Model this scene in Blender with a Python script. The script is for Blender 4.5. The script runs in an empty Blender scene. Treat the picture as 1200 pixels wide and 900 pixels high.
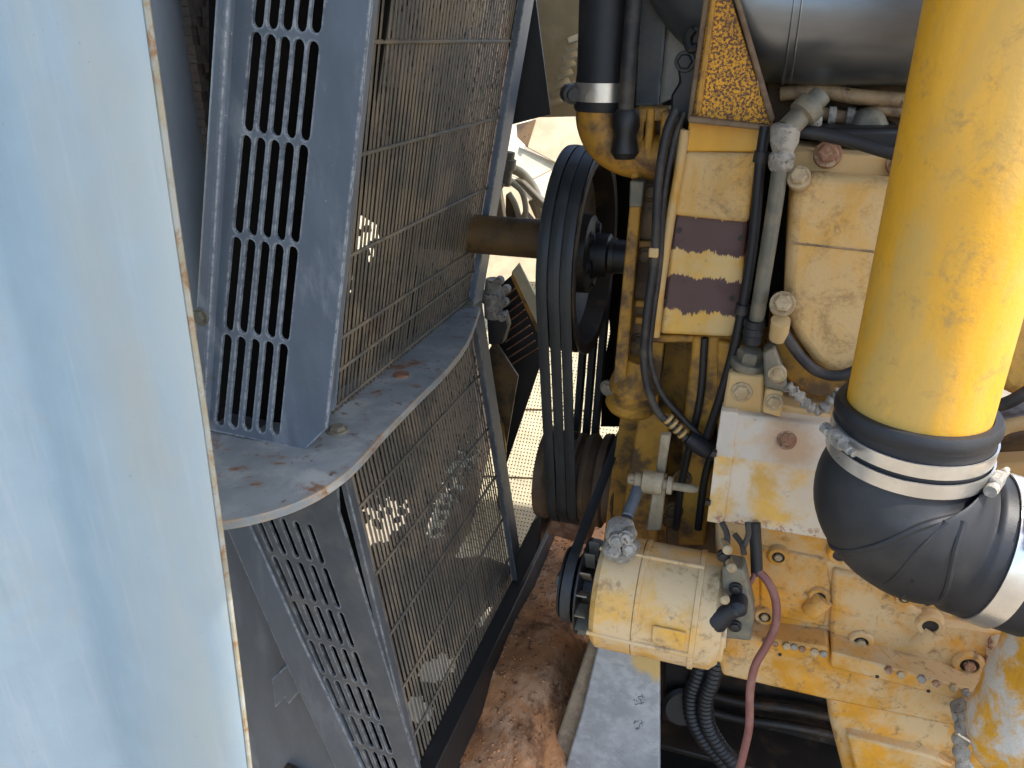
import bpy, bmesh, math, random
from mathutils import Vector, Matrix, noise as mnoise
R = math.radians
random.seed(11)
sc = bpy.context.scene
COL = sc.collection

# ------------------------------------------------------------------ camera
# X runs along the engine, Y across the machine (away from the viewer), Z up
H = 1.9                                   # camera height over the ground
FPX = 906.0
YAW, PIT = R(18), R(24)
FWD = Vector((-math.sin(YAW)*math.cos(PIT), math.cos(YAW)*math.cos(PIT), -math.sin(PIT)))
RGT = Vector((math.cos(YAW), math.sin(YAW), 0))
UPV = RGT.cross(FWD)
cam = bpy.data.cameras.new('camera'); camo = bpy.data.objects.new('camera', cam); COL.objects.link(camo)
cam.sensor_width = 36; cam.lens = 36*FPX/1200; cam.clip_start = 0.02; cam.clip_end = 5000
m = Matrix((RGT, UPV, -FWD)).transposed().to_4x4(); m.translation = (0, 0, H)
camo.matrix_world = m
sc.camera = camo

# ------------------------------------------------------------------ sky, sun, exposure
SUN_EL, SUN_AZ = 54, 90.5                  # azimuth measured from +Y clockwise
w = bpy.data.worlds.new('World'); sc.world = w; w.use_nodes = True
nt = w.node_tree
sky = nt.nodes.new('ShaderNodeTexSky'); sky.sky_type = 'NISHITA'; sky.sun_disc = False
sky.sun_elevation = R(SUN_EL); sky.sun_rotation = R(SUN_AZ)
sky.dust_density = 2.0
bgn = nt.nodes['Background']; bgn.inputs[1].default_value = 0.15
nt.links.new(sky.outputs[0], bgn.inputs[0])
sd = bpy.data.lights.new('sun', 'SUN'); sd.energy = 2.2; sd.angle = R(0.5); sd.color = (1, .95, .86)
so = bpy.data.objects.new('sun', sd); COL.objects.link(so)
tosun = Vector((math.sin(R(SUN_AZ))*math.cos(R(SUN_EL)), math.cos(R(SUN_AZ))*math.cos(R(SUN_EL)), math.sin(R(SUN_EL))))
so.rotation_euler = tosun.to_track_quat('Z', 'Y').to_euler(); so.location = (0, 0, 6)
sc.view_settings.view_transform = 'Standard'; sc.view_settings.look = 'None'
sc.view_settings.gamma = 1; sc.view_settings.exposure = 1.85
sc.cycles.use_denoising = True; sc.cycles.max_bounces = 8

# ------------------------------------------------------------------ helpers
def V(x, y, z): return Vector((x, y, z + H))        # camera-relative coordinates -> world
def ray(px, py): return FWD + RGT*((px-600)/FPX) + UPV*((450-py)/FPX)
O = Vector((0, 0, H))
def at(px, py, x=None, y=None, z=None, d=None, pl=None):
    """point on a pixel's ray where it meets a plane (camera-relative x / y / z, or a plane)"""
    r = ray(px, py)
    if y is not None: t = y/r.y
    elif x is not None: t = x/r.x
    elif z is not None: t = z/r.z
    elif pl is not None: t = (pl[0]-O).dot(pl[1])/r.dot(pl[1])
    else: t = d
    return O + r*t
def rad(px, p): return px*((p-O).dot(FWD))/FPX      # size in metres of px pixels at p

def mk(name, bm, mat, parent=None, bevel=0, seg=2, sharp=38, sub=0):
    bmesh.ops.recalc_face_normals(bm, faces=bm.faces)
    me = bpy.data.meshes.new(name)
    if len(bm.verts):
        lo = Vector((min(v.co[i] for v in bm.verts) for i in range(3)))
        hi = Vector((max(v.co[i] for v in bm.verts) for i in range(3)))
        c = (lo+hi)/2
    else: c = Vector()
    for v in bm.verts: v.co -= c
    bm.to_mesh(me); bm.free()
    for p in me.polygons: p.use_smooth = True
    me.set_sharp_from_angle(angle=R(sharp))
    me.materials.append(mat)
    o = bpy.data.objects.new(name, me); COL.objects.link(o); o.location = c
    if bevel:
        b = o.modifiers.new('bevel', 'BEVEL'); b.width = bevel; b.segments = seg; b.limit_method = 'ANGLE'; b.angle_limit = R(30)
        b.harden_normals = False
    if sub:
        s = o.modifiers.new('sub', 'SUBSURF'); s.levels = sub; s.render_levels = sub
    if parent is not None:
        o.parent = parent
        if parent.type == 'MESH': o.location = c-parent.location      # sub-part
    return o
THINGS = []
def thing(name, label, cat, group=None):
    e = bpy.data.objects.new(name, None); COL.objects.link(e); e.empty_display_size = .02
    tag(e, label, cat, group); THINGS.append(e); return e
def tag(o, label=None, cat=None, group=None, kind=None):
    if label: o['label'] = label
    if cat: o['category'] = cat
    if group: o['group'] = group
    if kind: o['kind'] = kind
    return o
def clone(o, loc, parent=None):
    c = o.copy(); COL.objects.link(c); c.location = loc; c.parent = parent; return c

def prism(pts, vec, bm=None):
    bm = bm or bmesh.new()
    a = [bm.verts.new(p) for p in pts]; b = [bm.verts.new(p+vec) for p in pts]
    bm.faces.new(a); bm.faces.new(b[::-1])
    n = len(a)
    for i in range(n): bm.faces.new((a[i], b[i], b[(i+1) % n], a[(i+1) % n]))
    return bm
def py_(pts, y, th, bm=None):       # pixel outline on plane y, thickness away from viewer
    return prism([at(a, b, y=y) for a, b in pts], Vector((0, th, 0)), bm)
def px_(pts, x, th, bm=None):
    return prism([at(a, b, x=x) for a, b in pts], Vector((th, 0, 0)), bm)
def pz_(pts, z, th, bm=None):
    return prism([at(a, b, z=z) for a, b in pts], Vector((0, 0, th)), bm)
def box(c, s, bm=None, rot=None):
    bm = bm or bmesh.new()
    M = Matrix.Translation(c) @ (rot.to_4x4() if rot else Matrix()) @ Matrix.Diagonal((s[0], s[1], s[2], 1))
    bmesh.ops.create_cube(bm, size=1, matrix=M); return bm
def fbox(c, hx, hy, hz, bm):
    vs = [bm.verts.new(c+hx*a+hy*b+hz*d) for a in (-1, 1) for b in (-1, 1) for d in (-1, 1)]
    for f in ((0, 1, 3, 2), (4, 6, 7, 5), (0, 4, 5, 1), (2, 3, 7, 6), (0, 2, 6, 4), (1, 5, 7, 3)): bm.faces.new([vs[i] for i in f])
def frame(d):
    d = d.normalized(); a = Vector((0, 0, 1)) if abs(d.z) < .9 else Vector((0, 1, 0))
    u = a.cross(d).normalized(); return u, d.cross(u)
def lathe(p, d, prof, seg=40, bm=None, wob=0, closed=False):
    bm = bm or bmesh.new(); d = d.normalized(); u, v = frame(d); rings = []
    for t, r in prof:
        rings.append([bm.verts.new(p + d*t + (u*math.cos(2*math.pi*k/seg)+v*math.sin(2*math.pi*k/seg))*r*(1+wob*mnoise.noise(Vector((k*.35, t*60, r*9))))) for k in range(seg)])
    pairs = list(zip(rings, rings[1:])) + ([(rings[-1], rings[0])] if closed else [])
    for A, B in pairs:
        for k in range(seg): bm.faces.new((A[k], A[(k+1) % seg], B[(k+1) % seg], B[k]))
    if not closed: bm.faces.new(rings[0][::-1]); bm.faces.new(rings[-1])
    return bm
def cyl(a, b, r, seg=24, bm=None, r2=None): return lathe(a, b-a, [(0, r), ((b-a).length, r2 or r)], seg, bm)
def crom(pts, n=8):
    out = []
    P = [pts[0]*2-pts[1]] + list(pts) + [pts[-1]*2-pts[-2]]
    for i in range(1, len(P)-2):
        for k in range(n):
            t = k/n; a, b, c, d = P[i-1:i+3]
            out.append(.5*((2*b)+(c-a)*t+(2*a-5*b+4*c-d)*t*t+(3*b-a-3*c+d)*t**3))
    out.append(P[-2]); return out
def sweep(path, r, seg=14, bm=None, caps=True):
    """tube along a path; r a number or a function of 0..1; returns bmesh and frames"""
    bm = bm or bmesh.new(); n = len(path); rings = []; fr = []
    u = None
    for i, p in enumerate(path):
        d = (path[min(i+1, n-1)]-path[max(i-1, 0)]).normalized()
        if u is None: u, v = frame(d)
        u = (u - d*u.dot(d)).normalized(); v = d.cross(u)
        rr = r(i/(n-1)) if callable(r) else r
        fr.append((p.copy(), u.copy(), v.copy(), rr))
        rings.append([bm.verts.new(p+(u*math.cos(2*math.pi*k/seg)+v*math.sin(2*math.pi*k/seg))*rr) for k in range(seg)])
    for A, B in zip(rings, rings[1:]):
        for k in range(seg): bm.faces.new((A[k], A[(k+1) % seg], B[(k+1) % seg], B[k]))
    if caps: bm.faces.new(rings[0][::-1]); bm.faces.new(rings[-1])
    return bm, fr
def tube(pts, r, seg=12, n=8, bm=None): return sweep(crom(pts, n), r, seg, bm)[0]
def pxtube(pts, wpx, seg=12, n=8, bm=None):      # (px,py,y) waypoints, width in pixels at the first one
    P = [at(a, b, y=c) for a, b, c in pts]
    return tube(P, rad(wpx/2, P[0]), seg, n, bm)
NY = Vector((0, -1, 0)); PX = Vector((1, 0, 0)); PZ = Vector((0, 0, 1)); PY = Vector((0, 1, 0))
def boltbm(p, n, r, h=None, bm=None, washer=True, twist=0.0, sink=.004):
    bm = bm or bmesh.new(); n = n.normalized(); h = h or r*.75; u, v = frame(n)
    p = p - n*sink
    if washer: lathe(p, n, [(0, r*1.36), (sink+r*.2, r*1.36), (sink+r*.28, r*1.27)], 20, bm)
    A, B, C = [], [], []
    for k in range(6):
        a = k*math.pi/3+twist; q = u*math.cos(a)+v*math.sin(a)
        A.append(bm.verts.new(p+q*r)); B.append(bm.verts.new(p+q*r+n*(sink+h*.85))); C.append(bm.verts.new(p+q*r*.8+n*(sink+h)))
    for X, Y in ((A, B), (B, C)):
        for k in range(6): bm.faces.new((X[k], X[(k+1) % 6], Y[(k+1) % 6], Y[k]))
    bm.faces.new(A[::-1]); bm.faces.new(C)
    return bm
def bolt(p, n, r, mat, parent, **k): return mk('bolt', boltbm(p, n, r, **k), mat, parent, sharp=25)
def sheet2d(name, outline, holes, th, mat, to3d, parent=None):
    """flat sheet with holes (2D outlines) carried to 3D by to3d(u, v, depth)"""
    cu = bpy.data.curves.new('t', 'CURVE'); cu.dimensions = '2D'; cu.fill_mode = 'BOTH'; cu.extrude = th/2
    for poly in [outline]+holes:
        s = cu.splines.new('POLY'); s.points.add(len(poly)-1)
        for i, (a, b) in enumerate(poly): s.points[i].co = (a, b, 0, 1)
        s.use_cyclic_u = True
    o = bpy.data.objects.new('t', cu); COL.objects.link(o)
    me = bpy.data.meshes.new_from_object(o.evaluated_get(bpy.context.evaluated_depsgraph_get()))
    bpy.data.objects.remove(o); bpy.data.curves.remove(cu)
    bm = bmesh.new(); bm.from_mesh(me); bpy.data.meshes.remove(me)
    for v in bm.verts: v.co = to3d(v.co.x, v.co.y, v.co.z)
    bmesh.ops.remove_doubles(bm, verts=bm.verts, dist=1e-6)
    return mk(name, bm, mat, parent, sharp=30)
def slot(a, b, r, n=5):             # rounded slot outline between two 2D points
    a, b = Vector(a), Vector(b); d = (b-a).normalized(); t0 = math.atan2(d.y, d.x); out = []
    for c, s in ((b, -1), (a, 1)):
        for k in range(n+1):
            t = t0 + s*math.pi/2 + math.pi*k/n if s == -1 else t0 + math.pi/2 + math.pi*k/n
            out.append((c.x+r*math.cos(t), c.y+r*math.sin(t)))
    return out

# ------------------------------------------------------------------ materials
def nd(nt, t, **k):
    n = nt.nodes.new('ShaderNode'+t)
    for a, b in k.items():
        if a == 'op': n.operation = b
        else: n.inputs[a].default_value = b
    return n
def mix(nt, fac, a, b):
    n = nt.nodes.new('ShaderNodeMix'); n.data_type = 'RGBA'
    for s, v in ((0, fac), (6, a), (7, b)):
        if isinstance(v, (int, float)): n.inputs[s].default_value = v
        elif isinstance(v, tuple): n.inputs[s].default_value = (*v, 1) if len(v) == 3 else v
        else: nt.links.new(v, n.inputs[s])
    return n.outputs[2]
def rng(nt, sock, a, b, c=0.0, d=1.0):
    n = nt.nodes.new('ShaderNodeMapRange'); n.interpolation_type = 'SMOOTHSTEP'
    nt.links.new(sock, n.inputs[0])
    for i, v in enumerate((a, b, c, d)): n.inputs[1+i].default_value = v
    return n.outputs[0]
def mth(nt, op, a, b=None):
    n = nt.nodes.new('ShaderNodeMath'); n.operation = op
    for i, v in enumerate((a, b)):
        if v is None: continue
        if isinstance(v, (int, float)): n.inputs[i].default_value = v
        else: nt.links.new(v, n.inputs[i])
    return n.outputs[0]
def noise(nt, vec, scale, detail=6, rough=.6, dist=0.0):
    n = nd(nt, 'TexNoise', Scale=scale, Detail=detail, Roughness=rough, Distortion=dist)
    nt.links.new(vec, n.inputs['Vector']); return n.outputs[0]
MATS = {}
def surf(name, base, dust=None, dust_r=(.45, .7), dust_s=9, top=0.0, speck=None, speck_r=(.62, .68), speck_s=60,
         rust=None, rust_r=(.6, .68), rust_s=16, edge=None, edge_w=.004, rough=.55, rough_v=.15, metal=0.0, bump=.25, bump_s=90,
         stretch=None, spec=.5, var=.12, coat=0, post=None, grime=None, grime_r=(.58, .74), grime_s=31):
    mt = bpy.data.materials.new(name); mt.use_nodes = True; nt = mt.node_tree
    b = nt.nodes['Principled BSDF']
    g = nt.nodes.new('ShaderNodeNewGeometry'); pos = g.outputs['Position']
    if stretch:
        mp = nt.nodes.new('ShaderNodeMapping'); mp.inputs['Scale'].default_value = stretch
        nt.links.new(pos, mp.inputs[0]); spos = mp.outputs[0]
    else: spos = pos
    n1 = noise(nt, spos, dust_s, 9, .65, .3); n2 = noise(nt, pos, speck_s, 5, .7); n3 = noise(nt, pos, rust_s, 8, .7, .4)
    nv = noise(nt, spos, 23, 6, .6)
    col = mix(nt, rng(nt, nv, .35, .7), tuple(c*(1-var) for c in base), tuple(min(1, c*(1+var)) for c in base))
    rgh = mth(nt, 'ADD', mth(nt, 'MULTIPLY', n1, rough_v*2), rough-rough_v)
    if dust:
        f = rng(nt, n1, *dust_r)
        if top:
            sp = nt.nodes.new('ShaderNodeSeparateXYZ'); nt.links.new(g.outputs['Normal'], sp.inputs[0])
            f = mth(nt, 'MINIMUM', mth(nt, 'ADD', f, mth(nt, 'MULTIPLY', rng(nt, sp.outputs[2], .2, .9), top)), 1)
        col = mix(nt, f, col, dust); rgh = mth(nt, 'MAXIMUM', rgh, mth(nt, 'MULTIPLY', f, .8))
    if grime:
        ng = mth(nt, 'MULTIPLY', mth(nt, 'ADD', noise(nt, pos, grime_s, 9, .72, .8), mth(nt, 'MULTIPLY', noise(nt, pos, 170, 4, .7), .45)), .72)
        col = mix(nt, rng(nt, ng, grime_r[0], grime_r[1], 0, .85), col, grime)
    if speck: col = mix(nt, rng(nt, n2, *speck_r), col, speck)
    if rust:
        f = rng(nt, n3, *rust_r); col = mix(nt, f, col, rust); rgh = mth(nt, 'MAXIMUM', rgh, mth(nt, 'MULTIPLY', f, .85))
    if edge:
        bv = nt.nodes.new('ShaderNodeBevel'); bv.samples = 4; bv.inputs[0].default_value = edge_w
        dp = nt.nodes.new('ShaderNodeVectorMath'); dp.operation = 'DOT_PRODUCT'
        nt.links.new(bv.outputs[0], dp.inputs[0]); nt.links.new(g.outputs['True Normal'], dp.inputs[1])
        f = mth(nt, 'MULTIPLY', rng(nt, dp.outputs['Value'], .985, .9, 0, 1), rng(nt, n2, .38, .6))
        col = mix(nt, f, col, edge)
    if post: col = post(nt, col, pos, g)
    nt.links.new(col, b.inputs['Base Color']); nt.links.new(rgh, b.inputs['Roughness'])
    b.inputs['Metallic'].default_value = metal; b.inputs['Specular IOR Level'].default_value = spec
    if coat: b.inputs['Coat Weight'].default_value = coat
    if bump:
        bp = nt.nodes.new('ShaderNodeBump'); bp.inputs['Strength'].default_value = bump; bp.inputs['Distance'].default_value = .002
        hn = mth(nt, 'ADD', noise(nt, pos, bump_s, 6, .65), mth(nt, 'MULTIPLY', n3, .6))
        nt.links.new(hn, bp.inputs['Height']); nt.links.new(bp.outputs[0], b.inputs['Normal'])
    MATS[name] = mt; return mt

YEL = (.60, .30, .022); DUST = (.53, .39, .19); PALE = (.56, .49, .40); DKB = (.06, .04, .022)
def near_post(nt, col, pos, g):
    mp = nt.nodes.new('ShaderNodeMapping'); mp.inputs['Scale'].default_value = (1, 1, .25); nt.links.new(pos, mp.inputs[0])
    sp = nt.nodes.new('ShaderNodeSeparateXYZ'); nt.links.new(pos, sp.inputs[0])
    f = mth(nt, 'MULTIPLY', rng(nt, sp.outputs[0], -.52, -.40), rng(nt, noise(nt, mp.outputs[0], 14, 7, .65), .3, .62))
    col = mix(nt, mth(nt, 'MULTIPLY', f, .8), col, (.34, .37, .345))
    m2 = nt.nodes.new('ShaderNodeMapping'); m2.inputs['Scale'].default_value = (1, 1, .06); nt.links.new(pos, m2.inputs[0])
    col = mix(nt, rng(nt, noise(nt, m2.outputs[0], 85, 6, .7), .50, .72, 0, .35), col, (.40, .44, .45))
    col = mix(nt, rng(nt, noise(nt, m2.outputs[0], 48, 5, .7), .56, .74, 0, .35), col, (.20, .25, .28))
    for px_c, rr in (((118, 50), .035), ((140, 385), .05), ((185, 500), .03)):
        d = nt.nodes.new('ShaderNodeVectorMath'); d.operation = 'DISTANCE'; nt.links.new(mp.outputs[0], d.inputs[0]); q = at(*px_c, y=.40); d.inputs[1].default_value = (q.x, q.y, q.z*.25)
        dd = mth(nt, 'ADD', d.outputs['Value'], mth(nt, 'MULTIPLY', mth(nt, 'SUBTRACT', noise(nt, pos, 30, 6), .5), .05))
        col = mix(nt, rng(nt, dd, rr, rr*.2, 0, .2), col, (.33, .29, .22))
    return mix(nt, rng(nt, noise(nt, pos, 210, 3, .6), .70, .76, 0, .5), col, (.17, .18, .17))
near_paint = surf('aged_blue_grey_paint', (.27, .35, .395), (.30, .365, .385), (.45, .75), 4.5, rust=(.33, .33, .29), rust_r=(.54, .8), rust_s=6, grime=(.20, .23, .22), grime_r=(.66, .80), grime_s=22, rough=.5, bump=.05, bump_s=40, var=.04, post=near_post)
near_edge = surf('yellowed_edge', (.27, .235, .155), (.30, .30, .26), (.4, .6), 30, rust=(.22, .12, .05), rust_r=(.5, .62), rust_s=45, bump=.3)
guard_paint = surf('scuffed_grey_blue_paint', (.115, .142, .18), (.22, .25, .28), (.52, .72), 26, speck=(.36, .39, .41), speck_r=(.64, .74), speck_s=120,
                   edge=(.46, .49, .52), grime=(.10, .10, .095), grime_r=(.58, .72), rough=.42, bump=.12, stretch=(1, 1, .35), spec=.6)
guard_dark = surf('shaded_grimy_grey', (.065, .072, .08), (.115, .11, .10), (.45, .7), 14, rust=(.10, .05, .03), rust_r=(.64, .74), rust_s=22, edge=(.32, .34, .35), rough=.55, bump=.2)  # darker copy of the guard paint, carries the lower half's shade with its grime
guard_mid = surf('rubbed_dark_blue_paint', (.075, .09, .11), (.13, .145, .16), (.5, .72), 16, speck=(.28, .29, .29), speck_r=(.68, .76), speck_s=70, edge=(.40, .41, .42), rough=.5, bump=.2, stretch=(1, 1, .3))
bar_mat = surf('dusty_wire_bars', (.10, .09, .07), (.19, .15, .10), (.42, .62), 12, rust=(.12, .06, .03), rust_r=(.60, .72), rust_s=9, rough=.65, bump=.3, bump_s=200)
shelf_mat = surf('worn_grey_shelf', (.20, .225, .235), (.31, .325, .315), (.45, .65), 16, speck=(.12, .075, .05), speck_r=(.60, .68), speck_s=55,
                 rust=(.19, .10, .055), rust_r=(.54, .64), rust_s=17, edge=(.36, .24, .12), edge_w=.008, grime=(.13, .08, .035), rough=.5, bump=.25, spec=.5)
column_mat = surf('smooth_grey_panel', (.36, .39, .43), (.43, .455, .48), (.5, .8), 8, rough=.4, bump=.06, stretch=(1, 1, .2))
pipe_mat = surf('yellow_pipe_paint', (.68, .335, .018), (.50, .31, .075), (.44, .68), 13, speck=(.34, .19, .04), speck_r=(.74, .8), speck_s=26, grime=(.33, .20, .06), grime_r=(.54, .72), grime_s=24, rough=.5, rough_v=.12, bump=.2, bump_s=200, var=.09, stretch=(1, 1, .35))
dusty = surf('dust_covered_yellow', (.56, .29, .04), (.53, .365, .165), (.36, .58), 7, top=.5, speck=(.30, .21, .10), speck_r=(.68, .76), speck_s=50, grime=(.30, .19, .075), grime_r=(.60, .80), rough=.6, bump=.2, var=.1)
cover_mat = surf('dust_filmed_cover', (.60, .32, .05), (.60, .405, .18), (.36, .60), 11, top=.6, speck=(.38, .26, .12), speck_r=(.62, .74), speck_s=85, grime=(.27, .165, .062), grime_r=(.49, .70), grime_s=17, rough=.6, bump=.35, bump_s=240, var=.1, stretch=(1, 1, .5))
blk_mat = surf('weathered_yellow_casting', (.60, .27, .015), (.56, .395, .20), (.38, .62), 13, top=.4, speck=(.22, .14, .06), speck_r=(.64, .74), speck_s=48, rust=(.17, .09, .04), rust_r=(.66, .76), rust_s=20, grime=(.15, .09, .04), grime_r=(.53, .70), rough=.65, bump=.5, bump_s=120)
def stain_post(nt, col, pos, g):
    sp = nt.nodes.new('ShaderNodeVectorMath'); sp.operation = 'DISTANCE'; nt.links.new(pos, sp.inputs[0]); sp.inputs[1].default_value = at(925, 518, y=.882)
    d = mth(nt, 'ADD', sp.outputs['Value'], mth(nt, 'MULTIPLY', mth(nt, 'SUBTRACT', noise(nt, pos, 60, 5), .5), .03))
    col = mix(nt, rng(nt, d, .045, .014, 0, .75), col, (.46, .27, .12))
    sz = nt.nodes.new('ShaderNodeSeparateXYZ'); nt.links.new(pos, sz.inputs[0])
    lo = at(835, 610, y=.865).z
    f = mth(nt, 'MULTIPLY', rng(nt, sz.outputs[2], lo+.022, lo+.002), rng(nt, noise(nt, pos, 95, 6, .7), .48, .60))
    return mix(nt, f, col, (.25, .10, .07))
whiteplate = surf('chalky_plate', (.60, .36, .08), (.58, .505, .395), (.40, .60), 13, top=.85, speck=(.42, .33, .22), speck_r=(.64, .74), speck_s=60, rust=(.24, .12, .08), rust_r=(.67, .75), rust_s=26, grime=(.36, .26, .15), grime_r=(.60, .74), rough=.65, bump=.4, post=stain_post)
alt_mat = surf('pale_dusty_alternator', (.60, .32, .045), (.58, .42, .23), (.40, .62), 12, top=.35, speck=(.40, .30, .17), speck_r=(.66, .76), speck_s=60, grime=(.24, .15, .065), grime_r=(.52, .70), rough=.62, bump=.25)
oldyel = surf('grimy_yellow', (.42, .21, .022), (.12, .07, .028), (.44, .62), 19, speck=DKB, speck_r=(.62, .72), speck_s=38, rust=(.13, .06, .025), rust_r=(.57, .69), rust_s=18, rough=.6, bump=.35)
greasy = surf('greasy_black_brown', (.024, .018, .013), (.075, .045, .022), (.5, .68), 20, speck=(.015, .012, .01), speck_r=(.6, .7), speck_s=50, rough=.5, bump=.4)
dustybrown = surf('dusty_brown_iron', (.12, .075, .04), (.07, .045, .026), (.45, .65), 24, speck=(.2, .14, .08), speck_r=(.6, .7), speck_s=90, rough=.7, bump=.4)
brownyel = surf('greasy_brown_casting', (.12, .068, .022), (.05, .03, .014), (.4, .6), 18, speck=(.03, .02, .012), speck_r=(.6, .7), speck_s=50, rough=.55, bump=.4)
tan = surf('grimy_tan_pipe', (.33, .22, .11), (.14, .09, .05), (.42, .62), 26, speck=(.05, .035, .025), speck_r=(.6, .7), speck_s=70, rough=.6, bump=.4)
dustgrey = surf('grey_dusted_steel', (.27, .215, .13), (.36, .30, .20), (.42, .62), 40, speck=(.10, .07, .04), speck_r=(.6, .7), speck_s=110, rough=.75, bump=.5)
tri_mat = surf('rust_speckled_yellow', (.70, .33, .012), speck=(.105, .045, .022), speck_r=(.46, .54), speck_s=330, rust=(.13, .06, .03), rust_r=(.55, .7), rust_s=14, rough=.6, bump=.5, bump_s=150)
tri_edge = surf('rusted_edge', (.14, .08, .045), (.20, .14, .08), (.4, .6), 40, rough=.75, bump=.5)
rubber = surf('black_rubber', (.015, .016, .019), (.034, .033, .031), (.52, .75), 8, rough=.52, rough_v=.08, bump=.12, bump_s=260, spec=.4)
rubber_dust = surf('dusty_black_hose', (.018, .018, .02), (.075, .062, .045), (.42, .66), 22, rough=.6, bump=.2)
belt_mat = surf('worn_belt_rubber', (.016, .02, .022), (.032, .034, .033), (.45, .65), 30, rough=.55, bump=.12, bump_s=200, stretch=(1, 1, .2))
steel = surf('clamp_steel', (.66, .64, .60), (.45, .40, .32), (.56, .76), 24, rough=.3, rough_v=.12, metal=.85, bump=.08, bump_s=200)
dullsteel = surf('dull_grey_fitting', (.14, .135, .105), (.22, .185, .125), (.42, .62), 30, rust=(.16, .09, .05), rust_r=(.6, .7), rust_s=30, rough=.55, metal=.2, bump=.4)
crust = surf('crusted_metal', (.24, .225, .195), (.38, .345, .29), (.42, .6), 60, speck=(.10, .08, .06), speck_r=(.55, .64), speck_s=140, rough=.8, bump=.9, bump_s=240)
rust = surf('rust', (.22, .095, .05), (.34, .20, .12), (.42, .62), 40, rough=.85, bump=.7, bump_s=180)
rustbolt = surf('rusty_bolt', (.27, .13, .07), (.45, .33, .21), (.46, .66), 90, speck=(.08, .04, .025), speck_r=(.56, .66), speck_s=180, rough=.8, bump=.6, bump_s=240)
beigebolt = surf('dusty_bolt', (.32, .23, .12), (.44, .34, .20), (.4, .6), 70, speck=(.2, .13, .07), speck_r=(.6, .7), speck_s=160, rough=.65, bump=.4)
gap_shade_black = surf('gap_shade', (.010, .009, .008), (.016, .013, .010), (.5, .75), 10, rough=.95, rough_v=.04, bump=.5, spec=.05)  # near-black for sheets that stand in for deep shade in gaps
black = surf('black_paint', (.010, .010, .011), (.024, .021, .018), (.5, .75), 10, rough=.5, bump=.15)
darkplate = surf('dark_plate', (.022, .021, .022), (.034, .03, .026), (.5, .75), 8, rough=.55, bump=.1)
tube_mat = surf('smooth_black_tube', (.17, .18, .19), (.24, .24, .24), (.48, .75), 7, metal=.75, rough=.33, rough_v=.08, bump=.06, stretch=(.4, 1, 1), spec=.6)
dirt = surf('red_brown_dirt', (.43, .20, .085), (.50, .29, .16), (.42, .62), 22, speck=(.11, .055, .03), speck_r=(.56, .68), speck_s=70, rust=(.19, .09, .045), rust_r=(.5, .64), rust_s=11, rough=.95, rough_v=.04, bump=.6, bump_s=260, spec=.1)
def spray_post(nt, col, pos, g):
    sp = nt.nodes.new('ShaderNodeVectorMath'); sp.operation = 'DISTANCE'; nt.links.new(pos, sp.inputs[0]); sp.inputs[1].default_value = at(768, 772, y=.9)
    d = mth(nt, 'ADD', sp.outputs['Value'], mth(nt, 'MULTIPLY', mth(nt, 'SUBTRACT', noise(nt, pos, 40, 5), .5), .04))
    return mix(nt, rng(nt, d, .045, .03, 0, .85), col, (.52, .34, .09))
greyplate = surf('grey_frame_paint', (.27, .28, .28), (.36, .365, .36), (.42, .66), 34, speck=(.20, .20, .19), speck_r=(.62, .70), speck_s=190, rust=(.50, .33, .09), rust_r=(.72, .76), rust_s=6, grime=(.19, .19, .18), grime_r=(.56, .72), grime_s=90, rough=.6, bump=.3, bump_s=220, post=spray_post)
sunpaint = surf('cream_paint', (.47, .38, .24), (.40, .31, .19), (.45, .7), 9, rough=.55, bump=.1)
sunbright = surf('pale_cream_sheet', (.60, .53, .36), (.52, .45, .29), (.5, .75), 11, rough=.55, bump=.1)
core_mat = surf('clogged_radiator_core', (.045, .033, .025), (.08, .055, .038), (.42, .62), 14, rust=(.065, .03, .018), rust_r=(.52, .66), rust_s=7, rough=.85, bump=.8, bump_s=150)
wire_mat = surf('faded_red_wire', (.20, .075, .062), (.25, .13, .10), (.45, .65), 24, speck=(.2, .1, .08), speck_r=(.6, .7), speck_s=70, rough=.5, bump=.1)
ground_mat = surf('trodden_earth', (.26, .21, .145), (.20, .165, .115), (.4, .65), 3, rough=.95, bump=.6, bump_s=30)
roof_mat = surf('shade_roof_grey', (.30, .32, .33), rough=.5, bump=.05)
primer_src = {}
def primer_post(nt, col, pos, g):
    sp = nt.nodes.new('ShaderNodeSeparateXYZ'); nt.links.new(pos, sp.inputs[0])
    wv = nt.nodes.new('ShaderNodeMapping'); wv.inputs['Scale'].default_value = (1, 1, .12); nt.links.new(pos, wv.inputs[0])
    j = mth(nt, 'MULTIPLY', mth(nt, 'SUBTRACT', noise(nt, wv.outputs[0], 75, 7, .8), .5), .040)
    j = mth(nt, 'ADD', j, mth(nt, 'MULTIPLY', mth(nt, 'SUBTRACT', noise(nt, pos, 26, 3), .5), .022))
    z = mth(nt, 'ADD', sp.outputs[2], j)
    def band(lo, hi): return mth(nt, 'MULTIPLY', rng(nt, z, lo-.0006, lo+.0006), rng(nt, z, hi+.0006, hi-.0006))
    za, zb = at(830, 257, y=.97).z, at(830, 296, y=.97).z
    zc, zd = at(825, 327, y=.97).z, at(825, 366, y=.97).z
    col = mix(nt, band(zb, za+.004), col, (.085, .045, .042))
    return mix(nt, band(zd-.002, zc), col, (.085, .045, .042))
primer = surf('peeled_primer_paint', (.64, .37, .07), (.62, .43, .18), (.4, .6), 20, speck=(.36, .24, .1), speck_r=(.64, .74), speck_s=60, grime=(.13, .08, .035), rough=.6, bump=.25, post=primer_post)

# ================================================================== THE SETTING
bm = bmesh.new(); bmesh.ops.create_grid(bm, x_segments=4, y_segments=4, size=1500)
tag(mk('ground', bm, ground_mat), kind='structure')
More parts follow.
